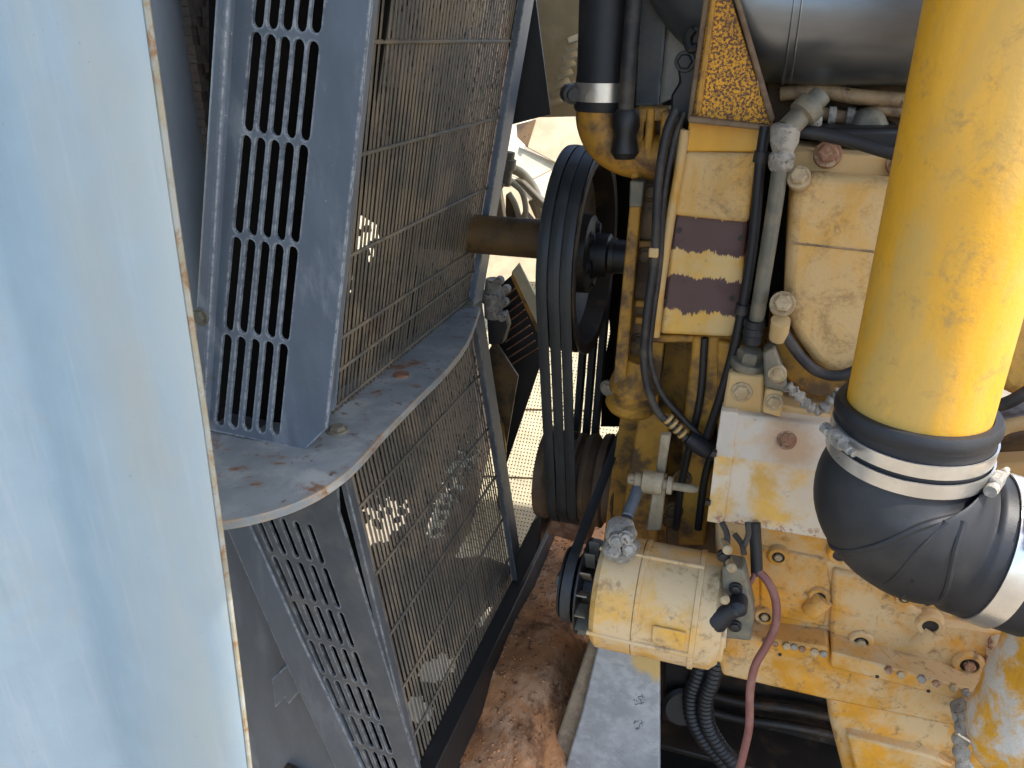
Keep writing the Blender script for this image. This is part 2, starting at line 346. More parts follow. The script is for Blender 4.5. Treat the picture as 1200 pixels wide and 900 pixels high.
# unseen roof added above the frame, cut to shade engine but not pipe
bm = prism([V(*q, .44) for q in ((-2.7, .22), (.25, .22), (.25, .735), (2.6, .735), (2.6, 1.60), (-2.7, 1.60))], Vector((0, 0, .02))); tag(mk('shade_roof', bm, roof_mat, bevel=.004), kind='structure')
bm = box(V(.45, 1.1, -1.25), (1.5, 1.2, .03)); tag(mk('belly_pan', bm, gap_shade_black, bevel=.003), kind='structure')  # near-black colour stands in for the shade under the engine

# ---------------------------------------------------------------- near panel
t = thing('hood_panel', 'large pale blue-grey painted sheet-metal hood panel with a yellowed worn edge', 'panel')
prof = [(-1.30, -.9), (-1.22, -.3), (-1.12, .05), (-1.0, .20), (-.86, .285), (-.72, .330), (-.66, .352), (-.625, .364), (-.595, .379), (-.575, .393), (-.560, .406), (-.550, .412), (-.540, .4135), (-.528, .411), (-.512, .405), (-.49, .399), (-.46, .394), (-.43, .392), (-.405, .392), (-.393, .393), (-.388, .395)]  # leftmost points are an unseen wing added to block sky light from the left
zs = [(.22, .026), (.02, .018), (-.10, .012), (-.25, .006), (-.40, 0), (-.55, -.008), (-.72, -.016), (-1.0, -.03)]
ED = [at(a, b, y=.396) for a, b in ((150, -150), (167, 0), (206, 280), (236, 480), (256, 620), (291, 900), (318, 1150))]
def edge_x(z):                            # x of the panel's free edge at height z, read off the photograph
    z += H
    for a, b in zip(ED, ED[1:]):
        if b.z <= z <= a.z: return a.x+(b.x-a.x)*(a.z-z)/(a.z-b.z)
    return ED[0].x if z > ED[0].z else ED[-1].x
def pan_x(x, dx, z):
    q = x+dx*(1 if x > -.66 else .4); k = max(0, min(1, (x+.53)/.142)); return q+(edge_x(z)-(-.388+dx))*k
bm = bmesh.new(); F, B = [], []
for z, dx in zs:
    F.append([bm.verts.new(V(pan_x(x, dx, z), y, z)) for x, y in prof])
    B.append([bm.verts.new(V(pan_x(x, dx, z), y+.004, z)) for x, y in prof])
for i in range(len(zs)-1):
    for k in range(len(prof)-1):
        bm.faces.new((F[i][k], F[i][k+1], F[i+1][k+1], F[i+1][k])); bm.faces.new((B[i][k], B[i+1][k], B[i+1][k+1], B[i][k+1]))
    bm.faces.new((F[i][-1], B[i][-1], B[i+1][-1], F[i+1][-1])); bm.faces.new((F[i][0], F[i+1][0], B[i+1][0], B[i][0]))
for k in range(len(prof)-1):
    bm.faces.new((F[0][k], B[0][k], B[0][k+1], F[0][k+1])); bm.faces.new((F[-1][k], F[-1][k+1], B[-1][k+1], B[-1][k]))
mk('skin', bm, near_paint, t, sharp=60)
P = [V(edge_x(z)+.0015, .397, z) for z, dx in zs]
bm, fr = sweep(crom(P, 5), .0021, 8); mk('rolled_edge', bm, near_edge, t)

# ---------------------------------------------------------------- grey column behind the near panel
t = thing('side_column', 'smooth rounded grey sheet-metal column beside the slotted guard panel', 'column')
p = at(203, 150, y=.83)
bm = lathe(Vector((p.x, .83, H-1.05)), PZ, [(0, .047), (1.4, .047)], 48); mk('column_skin', bm, column_mat, t)
p2 = at(238, 150, y=.83)
bm = box(Vector((p2.x+.002, .85, H-.35)), (.012, .05, 1.4)); mk('dark_gap_strip', bm, rubber, t, bevel=.003)  # dark strip put in for the shade of the gap beside the flange

# ---------------------------------------------------------------- radiator guard
ZA, XA = -.421, -.470                 # the guard is bent along a horizontal apex line
UT = (V(-.38, 0, .053)-V(XA, 0, ZA)).normalized()          # up along the upper half
LT = (V(-.393, 0, -.961)-V(XA, 0, ZA)).normalized()        # down along the lower half
YN, YF = .722, 1.205
def upl(y, s): return V(XA, y, ZA)+UT*s
def lpl(y, s): return V(XA, y, ZA)+LT*s
def plate2(name, mat, f, y0, y1, s0, s1, nrm, th, parent, bevel=.0015):
    return mk(name, prism([f(y0, s0), f(y1, s0), f(y1, s1), f(y0, s1)], nrm*th), mat, parent, bevel=bevel)
UN = Vector((0, 1, 0)).cross(UT).normalized(); LN = -Vector((0, 1, 0)).cross(LT).normalized()
if UN.x < 0: UN = -UN
if LN.x < 0: LN = -LN
g1 = thing('upper_fan_guard', 'upper half of dusty grey radiator fan guard with slotted side panel above the shelf', 'fan guard')
g2 = thing('lower_fan_guard', 'lower half of grimy radiator fan guard, darkened as in shade, leaning below the curved shelf', 'fan guard')
NB = 46
def bars(g, f, n, s0, s1):
    proto = None; L = s1-s0
    for i in range(NB):
        y = YN+.018+(YF-YN-.036)*i/(NB-1)
        ax = (f(0, 1)-f(0, 0)).normalized()
        if proto is None:
            rot = Matrix((n, PY, n.cross(PY))).transposed()
            bm = box(Vector(), (.0014, .0054, L), rot=rot)
            proto = mk('guard_bar', bm, bar_mat, g, bevel=.0012, seg=1); c0 = f(y, (s0+s1)/2); proto.location = c0; o = proto
        else:
            o = clone(proto, f(y, (s0+s1)/2), g)
        o.location = f(y+random.uniform(-.0008, .0008), (s0+s1)/2)
        o.rotation_euler = (random.uniform(-.002, .002), random.uniform(-.001, .001), 0)
    return
bars(g1, upl, UN, .0, .62)
bars(g2, lpl, LN, .0, .66)
for s in [.012, .095, .118, .225, .335, .45, .57][0:1]+[.062, .105, .205, .315, .425, .54]:
    mk('cross_bar', prism([upl(YN, s), upl(YF, s), upl(YF, s+.0042), upl(YN, s+.0042)], UN*.004), bar_mat, g1, bevel=.001, seg=1)
for s in (.02, .13, .235, .335, .43, .52, .61):
    mk('cross_bar', prism([lpl(YN, s), lpl(YF, s), lpl(YF, s+.0042), lpl(YN, s+.0042)], LN*.004), bar_mat, g2, bevel=.001, seg=1)
# frame posts along the far edge, corner angle along the near edge
plate2('frame_post', guard_paint, upl, YF-.012, YF+.034, -.012, .62, UN, .012, g1)
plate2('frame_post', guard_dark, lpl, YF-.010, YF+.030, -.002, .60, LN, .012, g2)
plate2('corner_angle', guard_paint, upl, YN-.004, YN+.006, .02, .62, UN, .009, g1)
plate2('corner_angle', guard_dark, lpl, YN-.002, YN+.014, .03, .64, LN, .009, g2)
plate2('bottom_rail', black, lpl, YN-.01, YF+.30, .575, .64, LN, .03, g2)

# slotted side panels (plane y = .722, outlines and slots from the photograph)
YS = .652
def p2(px, py): p = at(px, py, y=YS); return (p.x, p.z)
def lerp(a, b, t): return a+(b-a)*t
def slot_cols(L0, L1, R0, R1, n):       # column lines as ((x,y) top, (x,y) bottom)
    return [((lerp(L0[0], R0[0], i/(n-1)), lerp(L0[1], R0[1], i/(n-1))), (lerp(L1[0], R1[0], i/(n-1)), lerp(L1[1], R1[1], i/(n-1)))) for i in range(n)]
def to3(u, v, d): return Vector((u, YS+d, v))
holes = []
for i, (T, Bt) in enumerate(slot_cols((306, 0), (258, 497), (374, 0), (323, 508), 5)):
    k = i/4
    for y0, y1 in ((-192, -85), (-81, 33), (37, 154), (158, 273), (277, 387), (391, 498)):
        o = k*(11 if y1 > 100 else 6)
        f = lambda y: T[0]+(Bt[0]-T[0])*y/Bt[1]
        a, b = p2(f(y0+o), y0+o), p2(f(y1+o), y1+o)
        a = Vector(a); b = Vector(b); d = (b-a).normalized(); r = .0058
        holes.append(slot(a+d*r, b-d*r, r))
c = [p2(*q) for q in ((243, 500), (355, 526), (378, 502), (434, -10))]
top = lambda q, s: (q[0]+UT.x/UT.z*s, q[1]+s)
c[2] = (c[2][0]+.005, c[2][1]); c[1] = (c[1][0]+.003, c[1][1])
outline = [p2(238, 501), c[1], c[2], p2(452, -150), p2(276, -150)]
sheet2d('slotted_panel', outline, holes, .004, guard_paint, to3, g1)
P0, P1 = at(243, 503, y=YS), at(355, 528, y=YS)
mk('panel_flange', prism([P0, P1, P1+Vector((0, .05, 0)), P0+Vector((0, .05, 0))], Vector((0, 0, -.004))), guard_dark, g1)
# left return flange of the panel
mk('side_flange', py_(((260, -150), (276, -150), (239, 498), (220, 498)), YS-.012, .03), guard_paint, g1, bevel=.004)
bolt(at(235, 371, y=YS-.012), NY, .0075, dullsteel, g1)
mk('panel_return', prism([Vector((c[2][0], YS, c[2][1])), Vector((c[2][0]-.03, YN, c[2][1])), Vector((p2(452, -150)[0]-.03, YN, p2(452, -150)[1])), Vector((p2(452, -150)[0], YS, p2(452, -150)[1]))], Vector((-.003, 0, 0))), guard_paint, g1)
mk('slot_dark_sheet', py_(((245, -150), (440, -150), (366, 496), (244, 496)), YS+.045, .004), gap_shade_black, g1)  # near-black sheet added to give the slots their inner shade
YS = YN-.003
holes = []
rows = [(600, 646), (651, 698), (703, 744), (749, 788), (793, 829), (834, 868), (873, 915), (920, 960)]
cols = slot_cols((300, 600), (428, 900), (356, 596), (465, 900), 5)
for i, (T, Bt) in enumerate(cols):
    for y0, y1 in rows:
        o = i*3.4
        f = lambda y: T[0]+(Bt[0]-T[0])*(y-T[1])/(Bt[1]-T[1])
        a, b = Vector(p2(f(y0+o), y0+o)), Vector(p2(f(y1+o), y1+o)); d = (b-a).normalized(); r = .0042
        holes.append(slot(a+d*r, b-d*r, r))
outline = [p2(*q) for q in ((282, 585), (396, 560), (398, 600), (506, 950), (500, 990), (455, 990))]
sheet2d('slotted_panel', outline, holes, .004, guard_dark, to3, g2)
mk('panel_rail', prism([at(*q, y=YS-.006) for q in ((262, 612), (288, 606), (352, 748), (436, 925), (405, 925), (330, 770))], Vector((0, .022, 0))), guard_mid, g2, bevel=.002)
# dark plate left of the lower guard with a small latch bracket
t = thing('lower_side_plate', 'flat dark blue-grey plate with rubbed streaks beside the lower guard', 'plate')
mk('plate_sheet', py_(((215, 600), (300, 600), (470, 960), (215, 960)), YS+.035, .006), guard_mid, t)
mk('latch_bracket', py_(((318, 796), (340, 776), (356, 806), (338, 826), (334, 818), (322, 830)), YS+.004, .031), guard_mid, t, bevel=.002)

# curved shelf
t = thing('curved_shelf', 'curved worn grey metal shelf plate with rusty rim joining both guard halves', 'shelf')
ctl = [(563, 360), (549, 398), (524, 432), (490, 466), (452, 505), (418, 543), (384, 570), (345, 590), (300, 604), (258, 612), (190, 622)]
edge = crom([at(a, b, z=ZA+.004) for a, b in ctl], 4)
back = [at(a, b, z=ZA+.004) for a, b in ((190, 522), (250, 505), (355, 490))] + [V(XA-.03, YN-.02, ZA+.004), V(XA-.02, YF, ZA+.004)]
mk('shelf_plate', prism(edge+back, Vector((0, 0, -.010))), shelf_mat, t, bevel=.0025)
for q in ((396, 505), (547, 357)): bolt(at(*q, z=ZA+.004), PZ, .0095, dullsteel, t)
mk('washer', lathe(at(470, 440, z=ZA+.004), PZ, [(-.002, .011), (.0025, .011)], 20), rust, t)

# radiator core and fan behind the guard
holes_px = [(428, 268, 34, 34, -.6), (398, 325, 18, 30, 0), (440, 612, 46, 28, -.4), (535, 560, 16, 48, .45), (512, 610, 16, 26, .2), (512, 785, 26, 17, -.55), (490, 832, 18, 18, 0), (575, 722, 20, 9, -.8), (447, 858, 8, 10, 0)]
t = thing('radiator_core', 'dirt-clogged brown radiator core seen through the guard bars', 'radiator')
bm = bmesh.new(); XR = -.62; cs = .0095; cells = {}
def proj(p):
    q = p-O; d = q.dot(FWD); return 600+FPX*q.dot(RGT)/d, 450-FPX*q.dot(UPV)/d
for i in range(130):
    for k in range(148):
        y, z = .775+i*cs, -1.15+k*cs
        if y > 1.63+(.54*(z+.556) if z > -.556 else .29*(-.556-z)): continue
        a, b = proj(V(XR, y, z)); n = mnoise.noise(Vector((y*60, z*60, 3)))*1.3+.05
        skip = False
        for (cx, cy, rx, ry, an) in holes_px:
            dx, dy = a-cx, b-cy; u = dx*math.cos(an)+dy*math.sin(an); v = -dx*math.sin(an)+dy*math.cos(an)
            if (u/rx)**2+(v/ry)**2 < 1+n: skip = random.random() < .88
        if skip: continue
        fbox(V(XR+random.uniform(-.002, .002), y, z), PX*.005, PY*(cs/2+.0003), PZ*(cs/2+.0003), bm)
for i in range(65):
    for k in range(29):
        y, x = .745+i*cs, -.63+k*cs; z = -1.10+.035*mnoise.noise(Vector((x*9, y*9, 1)))
        a, b = proj(V(x, y, z)); n = mnoise.noise(Vector((y*40, x*40, 7)))*.8; skip = False
        for (cx, cy, rx, ry, an) in holes_px[5:]:
            dx, dy = a-cx, b-cy; u = dx*math.cos(an)+dy*math.sin(an); v = -dx*math.sin(an)+dy*math.cos(an)
            if (u/rx)**2+(v/ry)**2 < 1+n: skip = True
        if not skip: fbox(V(x, y, z), PX*(cs/2+.0003), PY*(cs/2+.0003), PZ*.006, bm)
tag(mk('core_fins', bm, core_mat, t), kind='stuff')
mk('core_tank', box(V(XR-.03, 1.2, .29), (.12, 1.0, .1)), guard_dark, t, bevel=.01)
mk('shroud_dark_side', prism([at(*q, y=.775) for q in ((262, -80), (470, -80), (392, 470), (420, 620), (520, 990), (215, 990), (215, 560), (238, 480))], Vector((0, -.004, 0))), gap_shade_black, t)  # black sheet added so the space behind the slots looks shaded
t = thing('cooling_fan', 'dark dusty cooling fan behind the guard bars', 'fan')
FY, FZ = 1.165, -.306
hub = V(-.53, FY, FZ)
mk('fan_hub', lathe(hub, Vector((-1, 0, 0)), [(0, .05), (.03, .05), (.05, .04)], 32), brownyel, t)
for k in range(6):
    a0 = k*math.pi/3+.35; pts = []
    for rr, ha in ((.045, .30), (.20, .24), (.38, .26)):
        pts.append((rr, ha))
    q = lambda rr, a, dx: hub+Vector((-.02+dx, math.cos(a)*rr, math.sin(a)*rr))
    bm = prism([q(.04, a0-.35, .02), q(.15, a0-.22, .022), q(.24, a0-.20, .024), q(.24, a0+.2, -.03), q(.15, a0+.22, -.024), q(.04, a0+.35, -.01)], Vector((-.004, 0, 0)))
    mk('blade', bm, core_mat, t)

# ---------------------------------------------------------------- far side of the machine, in the sun
def tilt(px, py, y0=1.9, s=1.0):      # a far sheet leaning away from the viewer with its height
    n = Vector((0, -1, s)).normalized(); return at(px, py, pl=(V(0, y0, -.8), n))
TN = Vector((0, -1, 1.0)).normalized()
t = thing('far_mesh_panel', 'sunlit cream perforated sheet panel beyond the belts', 'mesh panel')
c0 = tilt(560, 400); ux = PX; uy = PX.cross(TN); uy = -uy if uy.z < 0 else uy
bm = bmesh.new()
org = tilt(610, 540)
for i in range(-38, 76):
    fbox(org+ux*.225+uy*(i*.0095), ux*.425, uy*.0033, TN*.0007, bm)
for i in range(-23, 76):
    fbox(org+ux*(i*.0085)+uy*.175+TN*.0008, ux*.0023, uy*.535, TN*.0007, bm)
tag(mk('perforated_sheet', bm, sunbright, t), kind='stuff')
mk('backing', prism([org+ux*a+uy*b-TN*.02 for a, b in ((-.2, -.37), (.65, -.37), (.65, .71), (-.2, .71))], -TN*.004), brownyel, t)
for off in (-.07, .12):
    a = org+uy*off+ux*(-.19); b = org+uy*(off+.10)+ux*.6
    mk('seam_wire', cyl(a+TN*.002, b+TN*.002, .002, 8), brownyel, t)
t = thing('far_sunlit_panels', 'sunlit cream folded sheet panels with dark seams behind the big pulley', 'panel')
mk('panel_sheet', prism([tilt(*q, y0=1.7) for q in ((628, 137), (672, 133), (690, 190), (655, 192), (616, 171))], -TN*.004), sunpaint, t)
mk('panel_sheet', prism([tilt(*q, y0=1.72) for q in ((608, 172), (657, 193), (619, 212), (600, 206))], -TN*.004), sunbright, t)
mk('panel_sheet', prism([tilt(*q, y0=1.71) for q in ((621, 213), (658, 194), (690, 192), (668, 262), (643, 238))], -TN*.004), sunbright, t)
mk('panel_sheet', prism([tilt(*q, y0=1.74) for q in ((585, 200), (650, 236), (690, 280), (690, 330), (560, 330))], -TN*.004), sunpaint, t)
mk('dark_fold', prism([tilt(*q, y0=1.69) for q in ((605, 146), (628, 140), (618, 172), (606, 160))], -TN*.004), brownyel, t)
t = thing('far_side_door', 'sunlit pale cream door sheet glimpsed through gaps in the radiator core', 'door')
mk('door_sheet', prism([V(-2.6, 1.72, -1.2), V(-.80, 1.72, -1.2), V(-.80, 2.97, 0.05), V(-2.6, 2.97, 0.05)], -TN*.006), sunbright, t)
t = thing('far_louvre_plate', 'beige upright plate with bright comb-like louvres beyond the black hose', 'plate')
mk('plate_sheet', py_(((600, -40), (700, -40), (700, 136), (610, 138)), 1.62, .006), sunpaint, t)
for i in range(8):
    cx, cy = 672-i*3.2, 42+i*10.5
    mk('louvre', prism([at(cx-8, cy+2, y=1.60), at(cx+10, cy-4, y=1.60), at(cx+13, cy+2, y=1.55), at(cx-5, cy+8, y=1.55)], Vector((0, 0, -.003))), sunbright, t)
t = thing('dark_baffle', 'black tapering sheet baffle hanging next to the guard frame', 'baffle')
mk('baffle_sheet', py_(((596, -30), (624, -30), (645, 134), (596, 147)), 1.30, .004), darkplate, t)

t = thing('brace_bar', 'pale diagonal flat bar beside the belts', 'bar')
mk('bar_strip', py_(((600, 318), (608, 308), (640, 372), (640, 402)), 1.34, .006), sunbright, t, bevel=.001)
mk('bar_edge', py_(((600, 318), (640, 402), (640, 412), (599, 326)), 1.345, .02), oldyel, t)
t = thing('dark_far_mesh', 'dark triangular wire mesh behind the pale diagonal bar', 'mesh')
mk('mesh_backing', py_(((585, 335), (600, 322), (640, 400), (640, 408), (588, 560), (588, 470), (578, 400)), 1.42, .004), darkplate, t)
for i in range(9):
    a = at(582+i*2, 392+i*9-36, y=1.41); b = at(606+i*3, 372+i*9-36, y=1.41)
    mk('mesh_wire', cyl(a, b, .0016, 6), rust, t)
t = thing('angled_gusset', 'brown angled gusset plate behind the lower guard post', 'gusset')
mk('gusset_plate', py_(((566, 424), (577, 402), (583, 404), (607, 441), (592, 530), (588, 602), (580, 560)), 1.29, .006), brownyel, t, bevel=.001)
mk('gusset_edge', py_(((582, 480), (590, 500), (593, 530), (588, 606), (583, 590)), 1.283, .005), oldyel, t)
# clutter on the far side: fittings
t = thing('far_fitting', 'rusty pipe fitting in sunlight above the fan shaft', 'fitting')
mk('stem', lathe(at(596, 178, y=1.36), at(592, 214, y=1.36)-at(596, 178, y=1.36), [(0, .012), (.012, .012), (.013, .016), (.03, .016), (.031, .011), (.06, .011)], 16), dullsteel, t)
for q in (((589, 214), (578, 235), (574, 262)), ((600, 214), (612, 226), (616, 250), (608, 266)), ((596, 226), (604, 240), (610, 262))):
    mk('bent_line', tube([at(a, b, y=1.35) for a, b in q], .0055, 8), sunpaint, t)
mk('pad', py_(((592, 228), (604, 238), (610, 258), (596, 268), (592, 250)), 1.37, .01), brownyel, t, bevel=.003)
t = thing('shroud_struts', 'cream angled shroud struts and curved rim in the gap above the fan shaft', 'strut')
for q, y_ in ((((602, 210), (612, 212), (650, 250), (650, 262)), 1.52), (((574, 222), (584, 214), (592, 262), (578, 264)), 1.50), (((618, 236), (626, 232), (646, 270), (634, 272)), 1.56)):
    mk('strut_plate', py_(q, y_, .02), sunpaint, t, bevel=.003)
mk('rim_bar', tube([at(a, b, y=1.55) for a, b in ((596, 196), (612, 204), (626, 222), (634, 246), (636, 268))], .010, 10), sunbright, t)
mk('dark_clip', py_(((612, 248), (624, 262), (606, 266)), 1.47, .03), brownyel, t, bevel=.003)
t = thing('crusted_coupling', 'crusted grey bolted coupling under the fan shaft', 'coupling')
mk('coupling_body', lathe(at(578, 372, y=1.30), at(578, 318, y=1.30)-at(578, 372, y=1.30), [(0, .016), (.03, .018), (.032, .023), (.05, .022), (.052, .016), (.075, .014)], 18, wob=.1), crust, t)
for q in ((584, 330), (592, 340), (590, 355), (588, 372)): bolt(at(*q, y=1.275), NY, .006, crust, t, sink=.012)
mk('clevis', py_(((570, 372), (590, 368), (594, 384), (588, 404), (572, 404)), 1.29, .03), darkplate, t, bevel=.003)

# ---------------------------------------------------------------- fan drive: shaft, pulley, belts
t = thing('fan_shaft', 'thick oily brown steel shaft running from the guard to the pulley', 'shaft')
mk('shaft_body', cyl(V(-.60, FY, FZ+.018), V(-.29, FY, FZ+.018), .031, 32), brownyel, t)
X0, X1 = -.292, -.240
RP, RC = .155, .078
CZ = -.713; CY = 1.175
pul = thing('fan_pulley', 'large dark grooved fan pulley with dished brown hub', 'pulley')
prof = [(0, RP-.01), (.002, RP)]
NBELT = 3; pitch = (X1-X0)/NBELT
for i in range(NBELT):
    a = i*pitch
    prof += [(a+.003, RP), (a+.006, RP-.012), (a+pitch-.006, RP-.012), (a+pitch-.003, RP)]
W = X1-X0
prof += [(W, RP+.002), (W+.002, RP), (W+.001, RP-.016), (W-.03, RP-.024), (W-.045, RP-.05), (W-.05, .07), (W-.04, .062), (W-.008, .060), (W-.004, .052), (W-.004, .03), (W+.03, .028), (W+.03, .02)]
shv = mk('sheave', lathe(V(X0, FY, FZ), PX, prof, 72), greasy, pul, sharp=30)
for k in range(6):
    a = k*math.pi/3+.2
    bolt(V(X1-.004, FY+math.cos(a)*.042, FZ+math.sin(a)*.042), PX, .008, black, shv)
mk('hub_nose', lathe(V(X1-.01, FY, FZ), PX, [(0, .034), (.03, .034), (.034, .026), (.07, .026), (.074, .018), (.09, .018)], 24), black, pul)
crk = thing('crank_pulley', 'brown grooved crankshaft pulley at the bottom of the belts', 'pulley')
prof = [(-.03, RC-.02), (-.028, RC+.004), (-.012, RC+.006), (-.002, RC-.004)]
for i in range(NBELT):
    a = i*pitch
    prof += [(a+.003, RC), (a+.006, RC-.012), (a+pitch-.006, RC-.012), (a+pitch-.003, RC)]
prof += [(W+.002, RC+.002), (W+.008, RC+.004), (W+.018, RC-.008), (W+.024, RC+.004), (W+.036, RC+.006), (W+.04, RC-.004), (W+.052, RC-.006), (W+.06, RC+.002), (W+.07, .04), (W+.12, .035)]
mk('sheave', lathe(V(X0, CY, CZ), PX, prof, 56), dustybrown, crk, sharp=30)
def beltbm(c1, r1, c2, r2, x, wd, th, n=30, bow=0):
    """closed V-belt round two circles in the (y,z) plane"""
    d = Vector((c2[0]-c1[0], c2[1]-c1[1])); L = d.length; a = math.atan2(d.y, d.x); off = math.acos((r1-r2)/L)
    pts = []
    for k in range(n+1):
        t = a+off+(2*math.pi-2*off)*k/n; pts.append((c1[0]+r1*math.cos(t), c1[1]+r1*math.sin(t), math.cos(t), math.sin(t)))
    for k in range(n+1):
        t = a-off+2*off*k/n; pts.append((c2[0]+r2*math.cos(t), c2[1]+r2*math.sin(t), math.cos(t), math.sin(t)))
    bm = bmesh.new(); rings = []
    for y, z, ny, nz in pts:
        ring = []
        for dx, dr in ((-wd/2, th*.5), (-wd*.12, th*.58), (wd*.12, th*.58), (wd/2, th*.5), (wd*.32, -th*.5), (-wd*.32, -th*.5)):
            ring.append(bm.verts.new(V(x+dx, y+ny*dr, z+nz*dr)))
        rings.append(ring)
    m_ = len(rings)
    for i in range(m_):
        A, B = rings[i], rings[(i+1) % m_]
        for k in range(6): bm.faces.new((A[k], A[(k+1) % 6], B[(k+1) % 6], B[k]))
    return bm
for i in range(NBELT):
    x = X0+(i+.5)*pitch
    o = mk('drive_belt', beltbm((FY, FZ), RP+.001, (CY, CZ), RC+.001, x+random.uniform(-.001, .001), .0158, .012, 40), belt_mat, None, sharp=35)
    tag(o, ('black V-belt on the fan pulley groove next to the thick brown shaft', 'middle one of the three black V-belts on the large fan pulley', 'black V-belt on the fan pulley groove beside the dished hub')[i], 'belt', 'V-belts side by side on the fan pulley')

# ---------------------------------------------------------------- coolant hose and elbow over the pulley
YH = 1.02
hp0, hp1 = at(705, 118, y=YH), at(704, -60, y=YH)
t = thing('coolant_hose', 'thick upright black coolant hose with steel clamp above the yellow elbow', 'hose')
rh = rad(30, hp0)
mk('hose_body', lathe(hp0+Vector((0, 0, -.012)), PZ, [(0, rh*1.02), (.004, rh*1.08), (.03, rh*1.06), (.045, rh), (.40, rh)], 36), rubber, t)
cl = mk('clamp_band', lathe(hp0, PZ, [(0, rh*1.1), (.022, rh*1.1)], 36), steel, t)
mk('clamp_screw', lathe(hp0+Vector((-rh*1.15, -.012, .008)), Vector((.5, -1, 0)), [(-.012, .012), (.012, .012), (.013, .008), (.02, .008)], 12), black, t)
t = thing('coolant_elbow', 'grimy yellow cast coolant elbow below the upright black hose', 'elbow')
e0 = hp0+Vector((0, 0, -.006))
mk('elbow_body', sweep(crom([e0, e0+Vector((.0, 0, -.02)), e0+Vector((.012, 0, -.042)), e0+Vector((.04, .004, -.058)), e0+Vector((.085, .01, -.062))], 8), lambda q: rh*(.98-.12*q), 24)[0], oldyel, t)
mk('flange', box(e0+Vector((.085, .01, -.045)), (.012, .07, .085)), oldyel, t, bevel=.003)
mk('flange', box(e0+Vector((.065, .02, -.03)), (.010, .08, .06)), oldyel, t, bevel=.003)
mk('rear_web', py_(((722, -30), (842, -30), (810, 150), (736, 150)), 1.12, .02), darkplate, t)
t = thing('slim_vent_hose', 'slim grey-black hose ending in a black greasy fitting beside the coolant hose', 'hose')
mk('hose_body', pxtube(((746, -30, .99), (738, 60, .985), (733, 130, .985)), 20), rubber_dust, t)
mk('fitting', lathe(at(734, 128, y=.985), Vector((.02, 0, -1)), [(0, .012), (.006, .016), (.02, .017), (.03, .014), (.05, .018), (.058, .012)], 16, wob=.15), black, t)
t = thing('grey_support_plates', 'grey-green upright support plates between hose and rusty bracket', 'plate')
mk('support_plate', py_(((752, -30), (786, -30), (772, 124), (744, 124)), 1.06, .01), guard_dark, t, bevel=.002)
mk('support_plate', py_(((786, -30), (830, -30), (800, 110), (770, 124)), 1.08, .01), surf('light_grey_plate', (.33, .31, .27), (.25, .23, .20), (.5, .7), 9), t, bevel=.002)
t = thing('black_bracket', 'black jagged bracket with clamps left of the rusty triangular bracket', 'bracket')
mk('bracket_plate', py_(((812, 28), (822, 30), (812, 140), (786, 136), (786, 112), (796, 96), (792, 70), (806, 62)), .99, .025), black, t, bevel=.003)
mk('clamp_loop', tube([at(a, b, y=.985) for a, b in ((812, 34), (806, 44), (808, 56), (816, 56))], .005, 8), black, t)
bolt(at(803, 72, y=.99), NY, .009, black, t)

# ---------------------------------------------------------------- rusty triangular bracket
t = thing('triangular_bracket', 'triangular yellow bracket heavily speckled with brown rust', 'bracket')
mk('face_plate', py_(((836, -30), (848, -30), (903, 146), (812, 137)), .955, .006), tri_mat, t, bevel=.001)
mk('side_rib', prism([at(*q, y=.955) for q in ((828, -30), (836, -30), (812, 137), (805, 141))], Vector((0, .03, 0))), tri_edge, t, bevel=.002)
mk('inner_rib', prism([at(*q, y=.949) for q in ((837, -30), (843, -30), (821, 133), (813, 136))], Vector((0, .010, 0))), oldyel, t, bevel=.002)
mk('bottom_lip', prism([at(*q, y=.940) for q in ((806, 136), (906, 148), (905, 154), (806, 144))], Vector((0, .045, 0))), tri_edge, t, bevel=.002)
mk('slanted_rib', prism([at(*q, y=.95) for q in ((852, -30), (858, -30), (908, 140), (902, 146))], Vector((0, .02, 0))), tri_edge, t, bevel=.002)

# ---------------------------------------------------------------- timing housing
t = thing('timing_housing', 'dusty yellow timing housing with two peeled purple-brown primer bands', 'housing')
mk('housing_body', py_(((806, 150), (892, 152), (884, 200), (874, 280), (866, 374), (858, 396), (772, 392), (780, 330), (788, 256), (798, 200)), .97, .20), primer, t, bevel=.006, seg=3)
mk('top_pad', py_(((808, 136), (896, 146), (889, 178), (803, 178)), .962, .03), pipe_mat, t, bevel=.002)
mk('upper_bulge', py_(((803, 178), (886, 180), (877, 262), (789, 253)), .958, .03), cover_mat, t, bevel=.006, seg=3)
mk('edge_bead', tube([at(a, b, y=.962) for a, b in ((803, 152), (796, 200), (785, 262), (775, 330), (768, 394))], .006, 10), dusty, t)
for q in ((796, 270), (868, 279), (858, 350), (779, 352)):
    mk('rivet', lathe(at(*q, y=.97), NY, [(-.003, .0035), (.0015, .0035)], 10), black, t)
